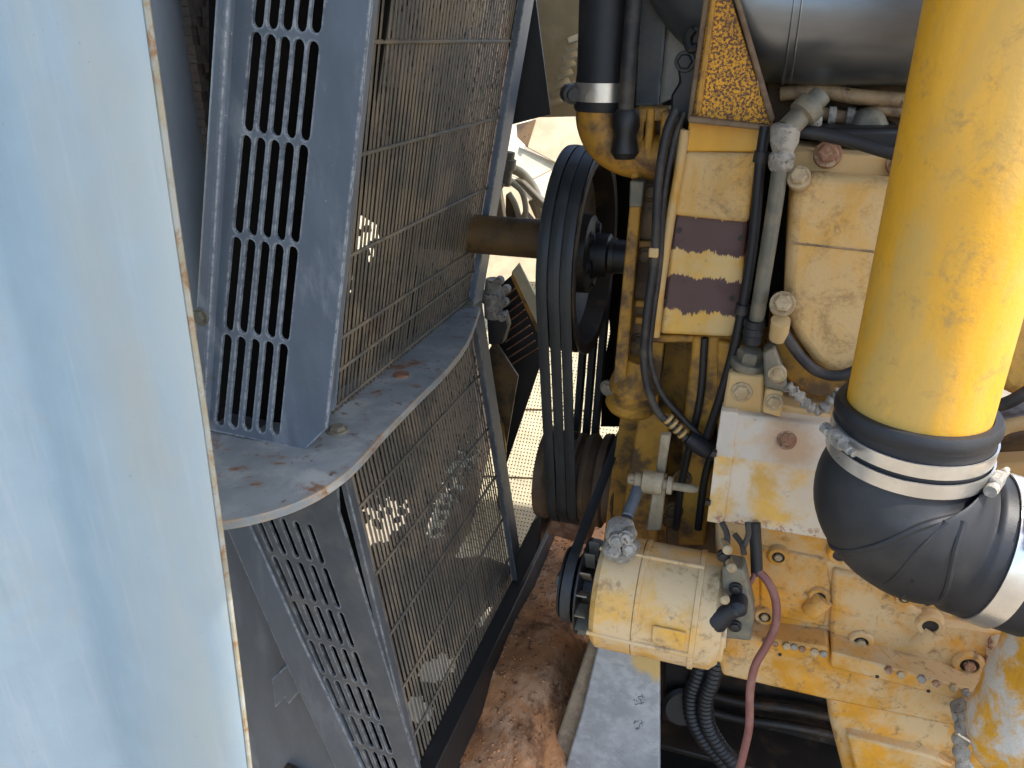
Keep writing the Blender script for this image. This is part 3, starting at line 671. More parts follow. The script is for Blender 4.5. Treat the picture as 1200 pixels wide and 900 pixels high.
# lower legs of the housing and the dark recess between them
mk('column_leg', py_(((812, 394), (860, 394), (836, 512), (822, 530), (798, 520)), .985, .06), oldyel, t, bevel=.004)
mk('lower_leg', py_(((748, 486), (786, 486), (770, 640), (722, 640)), 1.02, .05), oldyel, t, bevel=.004)
mk('cross_web', py_(((764, 392), (818, 394), (816, 402), (764, 402)), .99, .05), oldyel, t, bevel=.003)
mk('back_wall', py_(((744, 380), (850, 380), (850, 700), (700, 700), (716, 560)), 1.10, .3), oldyel, t)
mk('dark_back', py_(((700, 60), (830, 60), (830, 300), (790, 500), (704, 500), (707, 430), (715, 390), (700, 200)), 1.40, .02), gap_shade_black, t)  # black sheet added as the shade behind the pulley, hides bright background
mk('narrow_leg', py_(((764, 400), (778, 402), (770, 480), (756, 470)), 1.03, .03), oldyel, t, bevel=.002)
t = thing('slim_flat_bar', 'slim upright yellow flat bar between the pulley and the timing housing', 'bar')
mk('bar_strip', py_(((740, 216), (753, 217), (750, 250), (733, 450), (718, 450), (733, 290)), 1.0, .02), oldyel, t, bevel=.002)
mk('bar_cap', py_(((738, 212), (755, 213), (752, 243), (737, 243)), .995, .024), dullsteel, t, bevel=.002)
# yellow brackets behind the bar
t = thing('water_pump_body', 'grimy brown-yellow pump body behind the slim bar', 'pump')
mk('pump_casting', py_(((752, 130), (792, 134), (786, 230), (778, 330), (768, 440), (726, 440), (744, 260)), 1.03, .12), brownyel, t, bevel=.008, seg=3)
mk('pump_frame', py_(((742, 126), (784, 126), (780, 142), (755, 142), (748, 210), (738, 210)), 1.005, .04), oldyel, t, bevel=.003)
for y0 in (282, 352, 372): mk('pump_rib', py_(((744, y0), (776, y0+2), (775, y0+9), (744, y0+8)), 1.018, .03), oldyel, t, bevel=.002)
for q in ((762, 225), (756, 300), (750, 400)): bolt(at(*q, y=1.03), NY, .009, brownyel, t)
# tensioner drum
t = thing('belt_tensioner', 'rusty brown belt tensioner drum below the slim bar', 'tensioner')
c = at(738, 478, y=1.03)
mk('drum', lathe(c, Vector((.12, -.1, 1)), [(0, .033), (.006, .037), (.018, .037), (.022, .030), (.032, .030), (.036, .036), (.052, .034), (.062, .024), (.085, .02)], 32), oldyel, t, sharp=30)
bolt(at(712, 455, y=1.02), Vector((-.4, -1, 0)), .009, dullsteel, t)

# wires and hoses down the housing
t = thing('twin_wiring_loom', 'twin dusty grey-black wiring looms hanging down past the timing housing', 'wiring')
mk('loom', pxtube(((792, 128, .955), (780, 160, .95), (771, 220, .945), (767, 300, .945), (758, 370, .945), (755, 430, .95), (768, 478, .95), (795, 505, .95), (822, 526, .955)), 11), rubber_dust, t)
mk('loom', pxtube(((802, 132, .965), (790, 165, .96), (778, 230, .955), (773, 310, .955), (764, 380, .955), (762, 420, .955), (775, 460, .955), (800, 490, .955), (830, 520, .955)), 8), rubber_dust, t)
a, b = at(782, 490, y=.948), at(804, 512, y=.948)
for k in range(4): mk('tie_wrap', lathe(a+(b-a)*(k/4), b-a, [(0, .0085), (.004, .0085)], 14), dusty, t)
mk('plug', lathe(at(806, 512, y=.95), at(832, 530, y=.95)-at(806, 512, y=.95), [(0, .011), (.02, .013), (.034, .012), (.036, .008), (.045, .008)], 16), rubber, t)
mk('clip', box(at(766, 296, y=.942), (.012, .008, .012)), dusty, t, bevel=.002)
t = thing('dark_hose', 'long dark rubber hose running down beside the grey steel tube', 'hose')
mk('hose_body', pxtube(((897, 148, .935), (891, 190, .932), (884, 270, .932), (874, 340, .932), (860, 410, .935), (846, 460, .94), (834, 496, .95), (826, 520, .96)), 13), rubber, t)
for q in ((892, 184), (870, 362)): mk('collar', lathe(at(*q, y=.932), Vector((.08, 0, 1)), [(-.006, .0085), (.006, .0085)], 14), rubber_dust, t)
t = thing('grey_steel_tube', 'weathered grey-green steel tube with crusted elbow fitting at its top', 'pipe')
mk('tube_body', pxtube(((916, 182, .915), (908, 240, .915), (897, 310, .915), (887, 372, .92), (882, 400, .93)), 19, 16), dullsteel, t)
mk('top_fitting', lathe(at(914, 200, y=.915), at(922, 140, y=.915)-at(914, 200, y=.915), [(0, .010), (.004, .013), (.016, .014), (.02, .011), (.03, .015), (.046, .015), (.05, .010)], 18, wob=.12), crust, t)
mk('side_fitting', lathe(at(922, 152, y=.915), at(952, 122, y=.93)-at(922, 152, y=.915), [(0, .012), (.02, .012), (.022, .016), (.036, .016), (.038, .011), (.05, .011)], 18, wob=.1), dullsteel, t)
mk('base_nut', boltbm(at(877, 424, y=.93), PZ+Vector((.1, -.2, 0)), .016, h=.018), dullsteel, t)
mk('lower_boot', lathe(at(885, 374, y=.92), at(880, 408, y=.925)-at(885, 374, y=.92), [(0, .012), (.008, .013), (.01, .011), (.018, .013), (.02, .011), (.03, .012)], 16), rubber, t)

# ---------------------------------------------------------------- valve covers
def valve_cover(label, pts, seam, y, group=None):
    t = thing('valve_cover', label, 'valve cover', 'rocker covers along the engine top')
    mk('cover_shell', py_(pts, y, .16), cover_mat, t, bevel=.016, seg=5)
    return t
vc = valve_cover('beige dust-filmed valve cover with horizontal seam left of the large yellow pipe',
                 ((944, 203), (1110, 214), (1110, 470), (985, 446), (955, 428), (934, 400), (918, 366), (921, 300), (926, 226)), None, .93)
a, b = at(922, 284, y=.93), at(1100, 303, y=.93)
mk('seam', cyl(a+Vector((.004, -.0002, 0)), b, .0013, 8), tan, vc)
mk('cover_foot', py_(((905, 372), (924, 376), (945, 416), (968, 440), (1010, 452), (1010, 470), (950, 466), (915, 440), (898, 404)), .945, .14), oldyel, vc, bevel=.004)
mk('gasket', pxtube(((908, 372, .925), (922, 395, .922), (940, 420, .92), (960, 436, .918), (985, 440, .915), (1012, 430, .92)), 13), rubber_dust, vc)
mk('bolt_post', lathe(at(912, 395, y=.925), at(917, 362, y=.90)-at(912, 395, y=.925), [(0, .011), (.03, .011)], 18), dusty, vc)
bolt(at(917, 356, y=.90), Vector((0, -1, .45)), .0105, beigebolt, vc, h=.012, sink=.012)
bolt(at(936, 208, y=.918), Vector((-.1, -1, .4)), .0092, beigebolt, vc, h=.010, sink=.014)
vc2 = valve_cover('second dusty valve cover with dark rubber foot right of the large yellow pipe',
                  ((1165, 330), (1240, 330), (1240, 480), (1175, 462), (1158, 440)), None, .945)
mk('gasket', pxtube(((1140, 470, .93), (1162, 476, .928), (1185, 470, .925), (1215, 452, .925)), 15), rubber_dust, vc2)
t = thing('cover_rail', 'dusty beige rail with rusted bolts along the top of the valve cover', 'rail')
mk('rail_body', py_(((926, 176), (1110, 188), (1110, 212), (990, 206), (930, 202), (918, 196)), .955, .12), dusty, t, bevel=.003)
bolt(at(970, 181, y=.953), NY+Vector((0, 0, .5)), .011, rustbolt, t)
bolt(at(1054, 192, y=.953), NY+Vector((0, 0, .5)), .010, rustbolt, t)
# fuel lines and hoses over the covers
t = thing('fuel_rail', 'two dusty tan fuel pipes crossing under the black air tube', 'pipe')
mk('fuel_pipe', pxtube(((915, 110, 1.05), (960, 106, 1.045), (1010, 114, 1.04), (1120, 120, 1.04)), 17), tan, t)
mk('fuel_pipe', pxtube(((955, 132, 1.05), (1000, 138, 1.045), (1040, 128, 1.045), (1120, 142, 1.045)), 15), tan, t)
for q in ((975, 136), (996, 137)): mk('collar', lathe(at(*q, y=1.045), PX, [(-.004, .011), (.004, .011)], 14), crust, t)
t = thing('leak_off_hose', 'blue-black rubber hose sloping across the engine top', 'hose')
mk('hose_body', pxtube(((934, 153, .93), (965, 158, .925), (1000, 166, .92), (1040, 178, .915), (1075, 186, .915), (1120, 200, .92)), 15), rubber, t)
t = thing('engine_top_casting', 'dark oily casting and pipes between the air tube and valve cover', 'casting')
mk('casting_body', py_(((890, 60), (1160, 60), (1160, 330), (930, 330), (890, 250)), 1.09, .3), brownyel, t, bevel=.01)
mk('gap_dark_back', py_(((846, 150), (960, 150), (960, 500), (836, 500)), 1.06, .02), gap_shade_black, t)  # near-black sheet added to fill the gap beside the cover with shade
mk('casting_lump', py_(((1005, 130), (1035, 128), (1052, 170), (990, 170)), 1.02, .08), dullsteel, t, bevel=.008)
mk('casting_lump', py_(((930, 120), (960, 116), (966, 150), (932, 152)), 1.0, .1), crust, t, bevel=.008)
mk('dark_lump', py_(((960, 150), (1060, 150), (1070, 178), (960, 168)), .985, .1), black, t, bevel=.006)

# ---------------------------------------------------------------- black air tube
t = thing('black_air_tube', 'wide smooth black air tube running horizontally behind the yellow pipe', 'pipe')
c = at(970, 12, y=1.05); rt = rad(82, c)
path = [Vector((.9, c.y, c.z)), Vector((.4, c.y, c.z)), Vector((.15, c.y, c.z)), Vector((.02, c.y, c.z)), Vector((-.05, c.y, c.z+.012)), Vector((-.10, c.y+.01, c.z+.06)), Vector((-.12, c.y+.02, c.z+.13)), Vector((-.125, c.y+.02, c.z+.25))]
mk('tube_body', sweep(crom(path, 7), rt, 40)[0], tube_mat, t)
for x in (.012, .02): mk('crease_ring', lathe(Vector((x-.01, c.y, c.z)), PX, [(-.002, rt*.99), (0, rt*1.012), (.002, rt*.99)], 40), tube_mat, t)

# ---------------------------------------------------------------- big yellow pipe, rubber elbow, clamps
YP = .72
c = at(1077, 470, y=YP); XPc = c.x; r0 = .0605
t = thing('large_yellow_pipe', 'large upright yellow painted air pipe entering the black rubber elbow', 'pipe')
zt = at(1072, 492, y=YP).z
mk('pipe_body', lathe(Vector((XPc, YP, zt-.03)), PZ, [(0, r0), (.3, r0), (.75, r0)], 64), pipe_mat, t)
t = thing('rubber_elbow', 'thick black ribbed rubber elbow hose below the yellow pipe', 'hose')
q0 = Vector((XPc, YP, zt))
re = .071
pth = crom([q0+Vector((0, 0, .008)), q0+Vector((0, 0, -.03)), q0+Vector((-.002, -.002, -.065)), q0+Vector((.006, -.004, -.084)), q0+Vector((.028, -.006, -.102)), q0+Vector((.056, -.006, -.112)), q0+Vector((.088, -.006, -.119)), q0+Vector((.125, -.006, -.126))], 8)
def er(t):
    if t < .03: return .068
    if t < .22: return .068
    if t < .75: return .068+.012*math.sin(math.pi*min(1, (t-.22)/.5))**.8
    return .071
bm, fr = sweep(pth, er, 56); mk('elbow_body', bm, rubber, t, sharp=60)
mk('top_lip', lathe(q0+Vector((0, 0, .004)), PZ, [(0, .0615), (-.004, .069), (.0, .0705), (.006, .0705), (.011, .068), (.011, .0615)], 56, closed=True), rubber, t)
def onsurf(s, th, lift=1.0):
    f = s*(len(fr)-1); i = min(int(f), len(fr)-2); a = f-i
    p = fr[i][0].lerp(fr[i+1][0], a); u = fr[i][1].lerp(fr[i+1][1], a); v = fr[i][2].lerp(fr[i+1][2], a); r = lerp(fr[i][3], fr[i+1][3], a)
    return p+(u*math.cos(th)+v*math.sin(th)).normalized()*r*lift
def th_of(i, vec):
    return math.atan2(vec.dot(fr[i][2]), vec.dot(fr[i][1]))
tf = th_of(10, Vector((0, -1, 0))); tl = th_of(10, Vector((-1, 0, 0)))
sg = 1 if math.sin(tl-tf) > 0 else -1
for pts, r in ((((.42, 1.9), (.43, 1.2), (.41, .5), (.36, -.1), (.30, -.6)), .0036), (((.56, 1.5), (.54, .7), (.48, .1), (.41, -.35)), .0024),
               (((.70, 1.1), (.66, .4), (.58, -.15), (.50, -.5)), .003), (((.62, 1.5), (.60, .9), (.56, .4)), .002)):
    mk('moulded_rib', sweep(crom([onsurf(s, tf+sg*a, .988) for s, a in pts], 8), r, 8)[0], rubber, t)
def clamp(label, p, d, r, wd, scr, group='steel band clamps on the rubber elbow', twin=False):
    t = thing('hose_clamp', label, 'hose clamp', group)
    mk('band', lathe(p, d, [(-wd/2, r), (-wd/2, r+.0018), (wd/2, r+.0018), (wd/2, r)], 64, closed=True), steel, t, sharp=30)
    u, v = frame(d.normalized())
    n = (scr - d.normalized()*scr.dot(d.normalized())).normalized(); tg = d.normalized().cross(n)
    s = p+n*(r+.006)
    hs = mk('screw_housing', box(s, (.020, .011, .014), rot=Matrix((tg, n, d.normalized())).transposed()), crust, t, bevel=.003)
    mk('screw', lathe(s-tg*.022+n*.001, tg, [(0, .0055), (.008, .0055), (.009, .004), (.042, .004), (.043, .0028), (.048, .0028)], 12), crust, hs)
    return t
clamp('upper shiny steel band clamp around the rubber elbow just under the pipe', q0+Vector((0, 0, -.012)), PZ+Vector((.02, -.06, 0)), .0685, .013, Vector((-1, -.55, 0)))
clamp('second steel band clamp around the rubber elbow, beneath the upper one', q0+Vector((0, 0, -.030)), PZ+Vector((.02, -.06, 0)), .0695, .014, Vector((1, -.5, 0)))
ie = int(.87*(len(fr)-1)); pe, de = fr[ie][0], (fr[ie+1][0]-fr[ie-1][0]).normalized()
clamp('wide whitish steel band clamp on the lower outlet of the rubber elbow', pe, de, .0715, .021, Vector((0, -.75, 1)))
t = thing('outlet_pipe', 'dusty beige metal pipe stub entering the elbow outlet', 'pipe')
mk('stub', lathe(fr[-1][0]-de*.03, de, [(0, .066), (.4, .066)], 40), dusty, t)
# dark underside parts right of the pipe
t = thing('side_manifold', 'dusty yellow curved manifold behind the rubber elbow at the right', 'manifold')
mk('manifold_arm', pxtube(((1140, 540, .93), (1158, 518, .92), (1180, 500, .92), (1240, 490, .92)), 16), dusty, t)
mk('manifold_body', py_(((1150, 505), (1260, 500), (1260, 570), (1150, 556)), .97, .1), brownyel, t, bevel=.01)
mk('manifold_rail', py_(((1150, 545), (1260, 540), (1260, 566), (1150, 560)), .94, .05), dusty, t, bevel=.004)

# ---------------------------------------------------------------- head blocks with bolts and the chalky plate
t = thing('cylinder_head', 'dusty beige cylinder head block with hex bolts above the chalky plate', 'cylinder head')
hb = mk('head_block', py_(((854, 436), (896, 440), (894, 494), (846, 482)), .915, .15), dusty, t, bevel=.004)
mk('head_block', py_(((896, 470), (985, 490), (985, 512), (892, 494)), .925, .15), dusty, t, bevel=.003)
mk('head_back', py_(((840, 400), (1010, 430), (1010, 640), (840, 600)), .97, .3), oldyel, t, bevel=.004)
bolt(at(869, 459, y=.915), NY, .0095, beigebolt, hb)
mk('lug', py_(((894, 414), (908, 408), (922, 446), (922, 462), (896, 454)), .905, .03), dullsteel, t, bevel=.003)
mk('lug', py_(((897, 456), (918, 460), (915, 490), (893, 484)), .902, .03), dusty, t, bevel=.003)
bolt(at(911, 438, y=.905), NY, .008, beigebolt, t); bolt(at(907, 471, y=.902), NY, .008, beigebolt, t)
t = thing('crusted_lead', 'short grey crusted lead hanging beside the elbow clamp', 'cable')
mk('lead', sweep(crom([at(a, b, y=.895) for a, b in ((922, 452), (935, 462), (948, 476), (962, 480), (978, 466), (986, 458))], 8), lambda q: .0062+.0016*math.sin(q*60), 10)[0], crust, t)

t = thing('chalky_cover_plate', 'chalky white and yellow bent cover box with a rusty bolt', 'cover')
yF = .865
zb, zc_ = at(835, 610, y=yF).z, at(842, 534, y=yF).z; ztp = at(852, 483, y=.905).z
xl = at(836, 572, y=yF).x; xr = xl+.24
def xprof(pf, x0, x1): return prism([Vector((x0, y, z)) for y, z in pf], Vector((x1-x0, 0, 0)))
mk('cover_box', xprof([(yF, zb), (yF, zc_), (.905, ztp), (.98, ztp+.004), (.98, zb)], xl, xr), whiteplate, t, bevel=.0025)
mk('end_strap', xprof([(yF-.003, zb-.001), (yF-.003, zc_+.001), (.903, ztp+.002), (.93, ztp+.002), (.93, zb)], xl-.003, xl+.018), whiteplate, t, bevel=.001)
pb = at(922, 516, pl=(Vector((0, yF, zc_)), Vector((0, -(ztp-zc_), .905-yF)).normalized()))
bolt(pb, Vector((0, -(ztp-zc_), .905-yF)), .0085, rustbolt, t)
for q in ((837, 531), (830, 588)): mk('notch', box(at(*q, y=yF-.003), (.006, .008, .006)), black, t)

# ---------------------------------------------------------------- alternator
t = thing('alternator', 'pale dusty yellow alternator with ribbed fan end and crusted mounting lug', 'alternator')
AY, AZ = .85, -.687; ax0, ax1 = -.152, .004
ra = .0765
mk('front_housing', lathe(V(ax0, AY, AZ), PX, [(0, .055), (.003, ra-.006), (.010, ra), (.0575, ra), (.059, ra-.003)], 64), alt_mat, t)
mk('centre_housing', lathe(V(ax0+.058, AY, AZ), PX, [(0, ra-.002), (.001, ra+.001), (.006, ra+.001), (.007, ra-.001), (.072, ra-.001), (.073, ra+.001), (.079, ra+.001), (.080, ra-.002)], 64), alt_mat, t, sharp=25)
mk('rear_housing', lathe(V(ax0+.137, AY, AZ), PX, [(0, ra-.002), (.02, ra-.003), (.03, ra-.012), (.032, .03)], 64), alt_mat, t)
u = Vector((0, -.72, .69)); pp = V(ax0+.095, AY, AZ)
mk('name_plate', box(pp+Vector((0, -.60, .80)).normalized()*(ra-.004)*0+Vector((.01, -ra*.995, .008)), (.040, .003, .026)), alt_mat, t, bevel=.001)
for k in range(4):
    a = R(100+k*90)
    mk('through_bolt', cyl(V(ax0+.002, AY+math.cos(a)*ra*1.005, AZ+math.sin(a)*ra*1.005), V(ax1-.02, AY+math.cos(a)*ra*1.005, AZ+math.sin(a)*ra*1.005), .0028, 8), alt_mat, t)
lp = at(727, 622, y=.83)
mk('mounting_lug', lathe(lp+Vector((0, 0, -.035)), PZ, [(0, .021), (.012, .023), (.018, .017), (.03, .020), (.046, .016), (.05, .010)], 18, wob=.22), crust, t)
for q in ((719, 645), (738, 644), (722, 634), (734, 630)): bolt(at(*q, y=.80), NY+Vector((random.uniform(-.3, .3), 0, .3)), .007, crust, t, sink=.02)
fd = mk('fan_disc', lathe(V(ax0-.020, AY, AZ), PX, [(0, .066), (.002, .066), (.004, .03), (.02, .03)], 48), black, t)
for k in range(14):
    a = 2*math.pi*k/14
    mk('fan_vane', box(V(ax0-.011, AY+math.cos(a)*.052, AZ+math.sin(a)*.052), (.014, .026, .002), rot=Matrix.Rotation(a, 3, 'X')), dullsteel, fd)
APX = ax0-.034
ap = mk('pulley', lathe(V(APX-.014, AY, AZ), PX, [(0, .02), (.001, .048), (.004, .049), (.010, .036), (.018, .036), (.024, .049), (.027, .048), (.028, .02)], 48), black, t)
mk('pulley_nut', boltbm(V(APX-.014, AY, AZ), Vector((-1, 0, 0)), .013), dullsteel, ap)
tb = mk('terminal_block', py_(((846, 664), (872, 668), (884, 720), (880, 752), (846, 748)), .815, .03), dullsteel, t, bevel=.003)
mk('terminal_boot', lathe(at(836, 727, y=.80), at(862, 714, y=.795)-at(836, 727, y=.80), [(-.012, .010), (-.006, .0155), (.006, .017), (.016, .013), (.024, .010), (.038, .010), (.042, .006)], 20), rubber, t)
mk('terminal_cap', lathe(at(865, 711, y=.80), NY, [(-.014, .011), (.006, .011), (.010, .007), (.012, .003)], 18), rubber, t)
for q in ((848, 699), (851, 641), (856, 662)): mk('terminal_stud', lathe(at(*q, y=.80), NY+Vector((.2, 0, .3)), [(-.02, .0045), (.004, .0045), (.005, .0075), (-.001, .0075)][:2]+[(.005, .006), (.011, .0058), (.013, .003)], 12), beigebolt, t)
for q in ((862, 690), (861, 734), (848, 652)): mk('terminal_nut', boltbm(at(*q, y=.812), NY, .006), black, tb)
mk('rear_bracket', py_(((818, 742), (850, 748), (846, 778), (816, 770)), .79, .05), alt_mat, t, bevel=.003)
mk('rear_spade', py_(((848, 735), (852, 736), (850, 760), (847, 760)), .80, .006), steel, t)
for q in ((861, 626, 872, 650), (876, 612, 872, 640), (846, 612, 852, 640)):
    mk('lead', pxtube(((q[0], q[1], .83), ((q[0]+q[2])/2+3, (q[1]+q[3])/2, .82), (q[2], q[3], .81)), 7), rubber_dust, t)
o = mk('alternator_belt', beltbm((AY, AZ), .047, (CY, CZ), RC+.012, APX, .014, .011, 40), belt_mat, None, sharp=35)
tag(o, 'single black belt slanting down to the alternator pulley', 'belt')
# adjusting strap and clevis over the alternator
t = thing('adjuster_clevis', 'beige cross-shaped adjuster clevis with grey rod above the alternator', 'adjuster')
a, b = at(736, 561, y=.90), at(818, 574, y=.90)
d = (b-a).normalized(); L = (b-a).length
mk('barrel', lathe(a, d, [(0, .006), (L*.04, .008), (L*.10, .008), (L*.11, .0105), (L*.2, .0105), (L*.22, .0155), (L*.50, .0155), (L*.52, .007), (L*.56, .007), (L*.57, .012), (L*.64, .012), (L*.65, .0055), (L*.95, .0055), (L, .003)], 20), dustgrey, t, sharp=30)
mk('rod', pxtube(((750, 566, .905), (744, 582, .88), (735, 606, .85)), 14, 14), guard_mid, t)
mk('upright', py_(((767, 560), (781, 560), (774, 622), (757, 622)), .91, .014), dustgrey, t, bevel=.002)
mk('upright', py_(((774, 510), (786, 510), (779, 556), (768, 556)), .92, .012), dustgrey, t, bevel=.002)
t = thing('front_brackets', 'dark greasy brackets and pipes behind the adjuster clevis', 'bracket')
mk('bracket_plate', py_(((800, 520), (838, 520), (826, 640), (794, 640)), .99, .05), oldyel, t, bevel=.004)
mk('bracket_plate', py_(((780, 590), (850, 600), (850, 660), (780, 640)), 1.0, .05), brownyel, t, bevel=.004)
for q in ((786, 610), (790, 598), (800, 560)): bolt(at(*q, y=.99), NY, .010, brownyel, t)
for q in (((826, 396), (820, 470), (800, 560), (792, 620)), ((838, 520), (826, 560), (818, 620))):
    mk('pipe_run', pxtube(tuple((a, b, .98) for a, b in q), 9), black, t)

# ---------------------------------------------------------------- lower block and oil pan
t = thing('engine_block', 'weathered yellow engine block side with recessed bolts below the elbow', 'engine block')
YB = .93
mk('block_wall', py_(((838, 600), (1010, 630), (1260, 700), (1260, 850), (1192, 842), (1100, 818), (900, 758), (838, 745)), YB, .35), blk_mat, t, bevel=.006)
mk('raised_web', py_(((890, 640), (968, 655), (974, 690), (966, 735), (890, 720)), YB-.004, .02), blk_mat, t, bevel=.004)
mk('raised_web', py_(((976, 668), (1030, 682), (1075, 716), (1110, 730), (1194, 742), (1190, 790), (1160, 836), (1020, 790), (972, 742)), YB-.010, .03), blk_mat, t, bevel=.006)
def boss(px, py, r, kind=0):
    p = at(px, py, y=YB-(.013 if px > 975 else .006))
    bb = mk('bolt_boss', lathe(p, NY, [(-.012, r*1.5), (0, r*1.4), (.003, r*1.2), (.003, r*.8), (-.006, r*.75)], 22), blk_mat, t, sharp=30)
    mk('bolt_hole', lathe(p+NY*.0005, NY, [(-.003, r*.82), (0, r*.82)], 18), black, bb)  # flat black disc stands in for the shaded depth of the recess
    if kind: bolt(p+NY*.001, NY, r*.5, rustbolt if kind == 2 else beigebolt, bb, washer=False)
for q in ((912, 652, .0105, 1), (896, 722, .0105, 1), (960, 699, .0105, 0), (1009, 752, .012, 1), (1090, 733, .0125, 0), (1136, 779, .0145, 2), (984, 650, .011, 0), (1060, 700, .009, 1), (1040, 768, .008, 0)): boss(*q)
for q in (((948, 718), (966, 700), .012), ((1075, 756), (1094, 738), .013)):
    a, b = at(*q[0], y=YB-.008), at(*q[1], y=YB-.006)
    mk('slanted_boss', lathe(a, b-a, [(0, q[2]), (.004, q[2]*1.1), ((b-a).length, q[2]*1.15)], 18), blk_mat, t)
mk('corner_pad', py_(((1160, 750), (1196, 744), (1200, 790), (1162, 830), (1150, 800)), YB-.018, .03), whiteplate, t, bevel=.008, seg=3)
t = thing('oil_pan', 'dusty yellow oil pan with bolted rail under the engine block', 'oil pan')
mk('pan_rail', py_(((852, 744), (972, 760), (974, 772), (1086, 803), (1200, 838), (1200, 868), (1090, 846), (966, 820), (846, 792), (842, 772)), YB-.040, .20), blk_mat, t, bevel=.005)
mk('rail_ledge', py_(((975, 764), (1090, 795), (1200, 826), (1200, 842), (1090, 812), (972, 782)), YB-.048, .05), blk_mat, t, bevel=.003)
mk('pan_body', py_(((966, 808), (1090, 838), (1220, 870), (1220, 960), (1000, 960), (984, 896), (972, 850)), YB-.030, .40), blk_mat, t, bevel=.016, seg=4)
mk('pan_step', py_(((992, 862), (1090, 886), (1120, 900), (1120, 960), (1010, 960), (1000, 896)), YB-.045, .06), blk_mat, t, bevel=.004)
for k in range(14):
    q = (900+k*10.5+random.uniform(-2.5, 2.5), 752+k*2.2+random.uniform(-1, 1)) if k < 7 else (1040+(k-7)*19+random.uniform(-4, 4), 785+(k-7)*5.2)
    mk('pan_nut', boltbm(at(*q, y=YB-(.041 if k < 7 else .049)), NY+Vector((random.uniform(-.2, .2), 0, .3)), random.uniform(.0036, .0056), washer=False, sink=.006), (crust, rustbolt, beigebolt)[k % 3], t)
for q in ((914, 767), (1028, 793), (1088, 810)): mk('rail_hole', lathe(at(*q, y=YB-.0485 if q[0] > 970 else YB-.0405), NY, [(-.003, .0025), (.0003, .0025)], 10), black, t)
t = thing('corner_casting', 'thick round-ended yellow pipe with white dust crust beside the oil pan', 'casting')
c = at(1207, 858, y=.79); ax = at(1292, 700, y=.79)-c; rr_ = rad(66, c)
prof = [(-rr_*math.cos(R(a)), rr_*math.sin(R(a))) for a in range(6, 91, 7)]+[(ax.length*k/12, rr_*(1+.02*math.sin(k*2.1))) for k in range(1, 26)]
bm = lathe(c, ax, prof, 72)
for v in bm.verts: v.co += (v.co-c).normalized()*(mnoise.noise(v.co*45)*.0035+mnoise.noise(v.co*130)*.0018)
mk('casting_body', bm, surf('white_crusted_yellow', (.64, .31, .015), (.54, .50, .43), (.43, .60), 22, top=.8, speck=(.36, .32, .26), speck_r=(.62, .72), speck_s=140, rough=.75, bump=.9, bump_s=170), t, sharp=180)
t = thing('crusted_cable', 'crusted cable with clamp in front of the oil pan corner', 'cable')
mk('cable', sweep(crom([at(a, b, y=.84) for a, b in ((1142, 828), (1132, 846), (1126, 866), (1128, 890), (1136, 920))], 8), lambda q: .009+.002*math.sin(q*40), 10)[0], crust, t)
mk('strap', pxtube(((1122, 858, .835), (1150, 876, .83), (1190, 902, .825)), 8), steel, t)
mk('clamp', py_(((1116, 842), (1136, 834), (1146, 862), (1122, 862)), .845, .03), crust, t, bevel=.004)

# ---------------------------------------------------------------- wires
t = thing('red_wire', 'faded pinkish red wire in a black sleeve hanging in front of the block', 'wire')
mk('sleeve', pxtube(((884, 612, .865), (886, 645, .858), (887, 673, .852)), 14), rubber, t)
mk('wire_long', pxtube(((887, 668, .852), (900, 682, .845), (909, 704, .84), (909, 730, .835), (899, 755, .83), (885, 780, .825), (879, 810, .825), (878, 850, .825), (872, 880, .825), (862, 920, .825)), 10), wire_mat, t)
mk('wire_short', pxtube(((886, 668, .852), (880, 682, .84), (872, 694, .825), (864, 708, .80)), 6), wire_mat, t)

# ---------------------------------------------------------------- frame below, dirt, hoses
t = thing('frame_plate', 'grey steel frame plate with scribbled marks below the alternator', 'frame plate')
mk('plate_face', py_(((704, 742), (773, 752), (773, 985), (640, 985), (668, 880), (680, 842)), .90, .012), greyplate, t, bevel=.003)
mk('dusty_side', prism([at(*q, y=.915) for q in ((696, 735), (716, 738), (686, 840), (664, 905), (630, 985), (606, 985), (640, 900))], Vector((0, .22, 0))), surf('dirt_caked_steel', (.27, .21, .14), (.20, .15, .10), (.4, .6), 30, speck=(.40, .33, .24), speck_r=(.6, .7), speck_s=130, rough=.9, bump=.9, bump_s=200), t, bevel=.004)
for i in range(16):
    cx, cy = random.choice(((748, 822), (747, 847))); a, b = cx+random.uniform(-8, 7), cy+random.uniform(-5, 5)+(0 if cx == 748 else 4)
    mk('scuff_mark', tube([at(a, b, y=.8996), at(a+random.uniform(-3, 3), b+random.uniform(-3, 2), y=.8996), at(a+random.uniform(-1, 5), b+random.uniform(-5, 2), y=.8996)], .0005, 6, 3), guard_dark, t)
bm = bmesh.new(); nx, ny = 90, 130
def dz(x, y):
    n = mnoise.noise(Vector((x*6, y*6, 0)))*.016+mnoise.noise(Vector((x*24, y*24, 5)))*.004+mnoise.noise(Vector((x*70, y*70, 9)))*.002+mnoise.noise(Vector((x*160, y*160, 2)))*.0018
    return -1.035+n+.03*math.exp(-((x+.27)/.1)**2)-.40*max(0, .98-y)-1.1*max(0, x+.25)
gv = [[None]*ny for _ in range(nx)]
for i in range(nx):
    for k in range(ny):
        x, y = -.415+.335*i/(nx-1), .72+.80*k/(ny-1); gv[i][k] = bm.verts.new(V(x, y, dz(x, y)))
for i in range(nx-1):
    for k in range(ny-1): bm.faces.new((gv[i][k], gv[i+1][k], gv[i+1][k+1], gv[i][k+1]))
o = mk('dirt_mound', bm, dirt, sharp=180); tag(o, 'loose red-brown dirt heaped on the floor between guard and frame', 'dirt', kind='stuff')
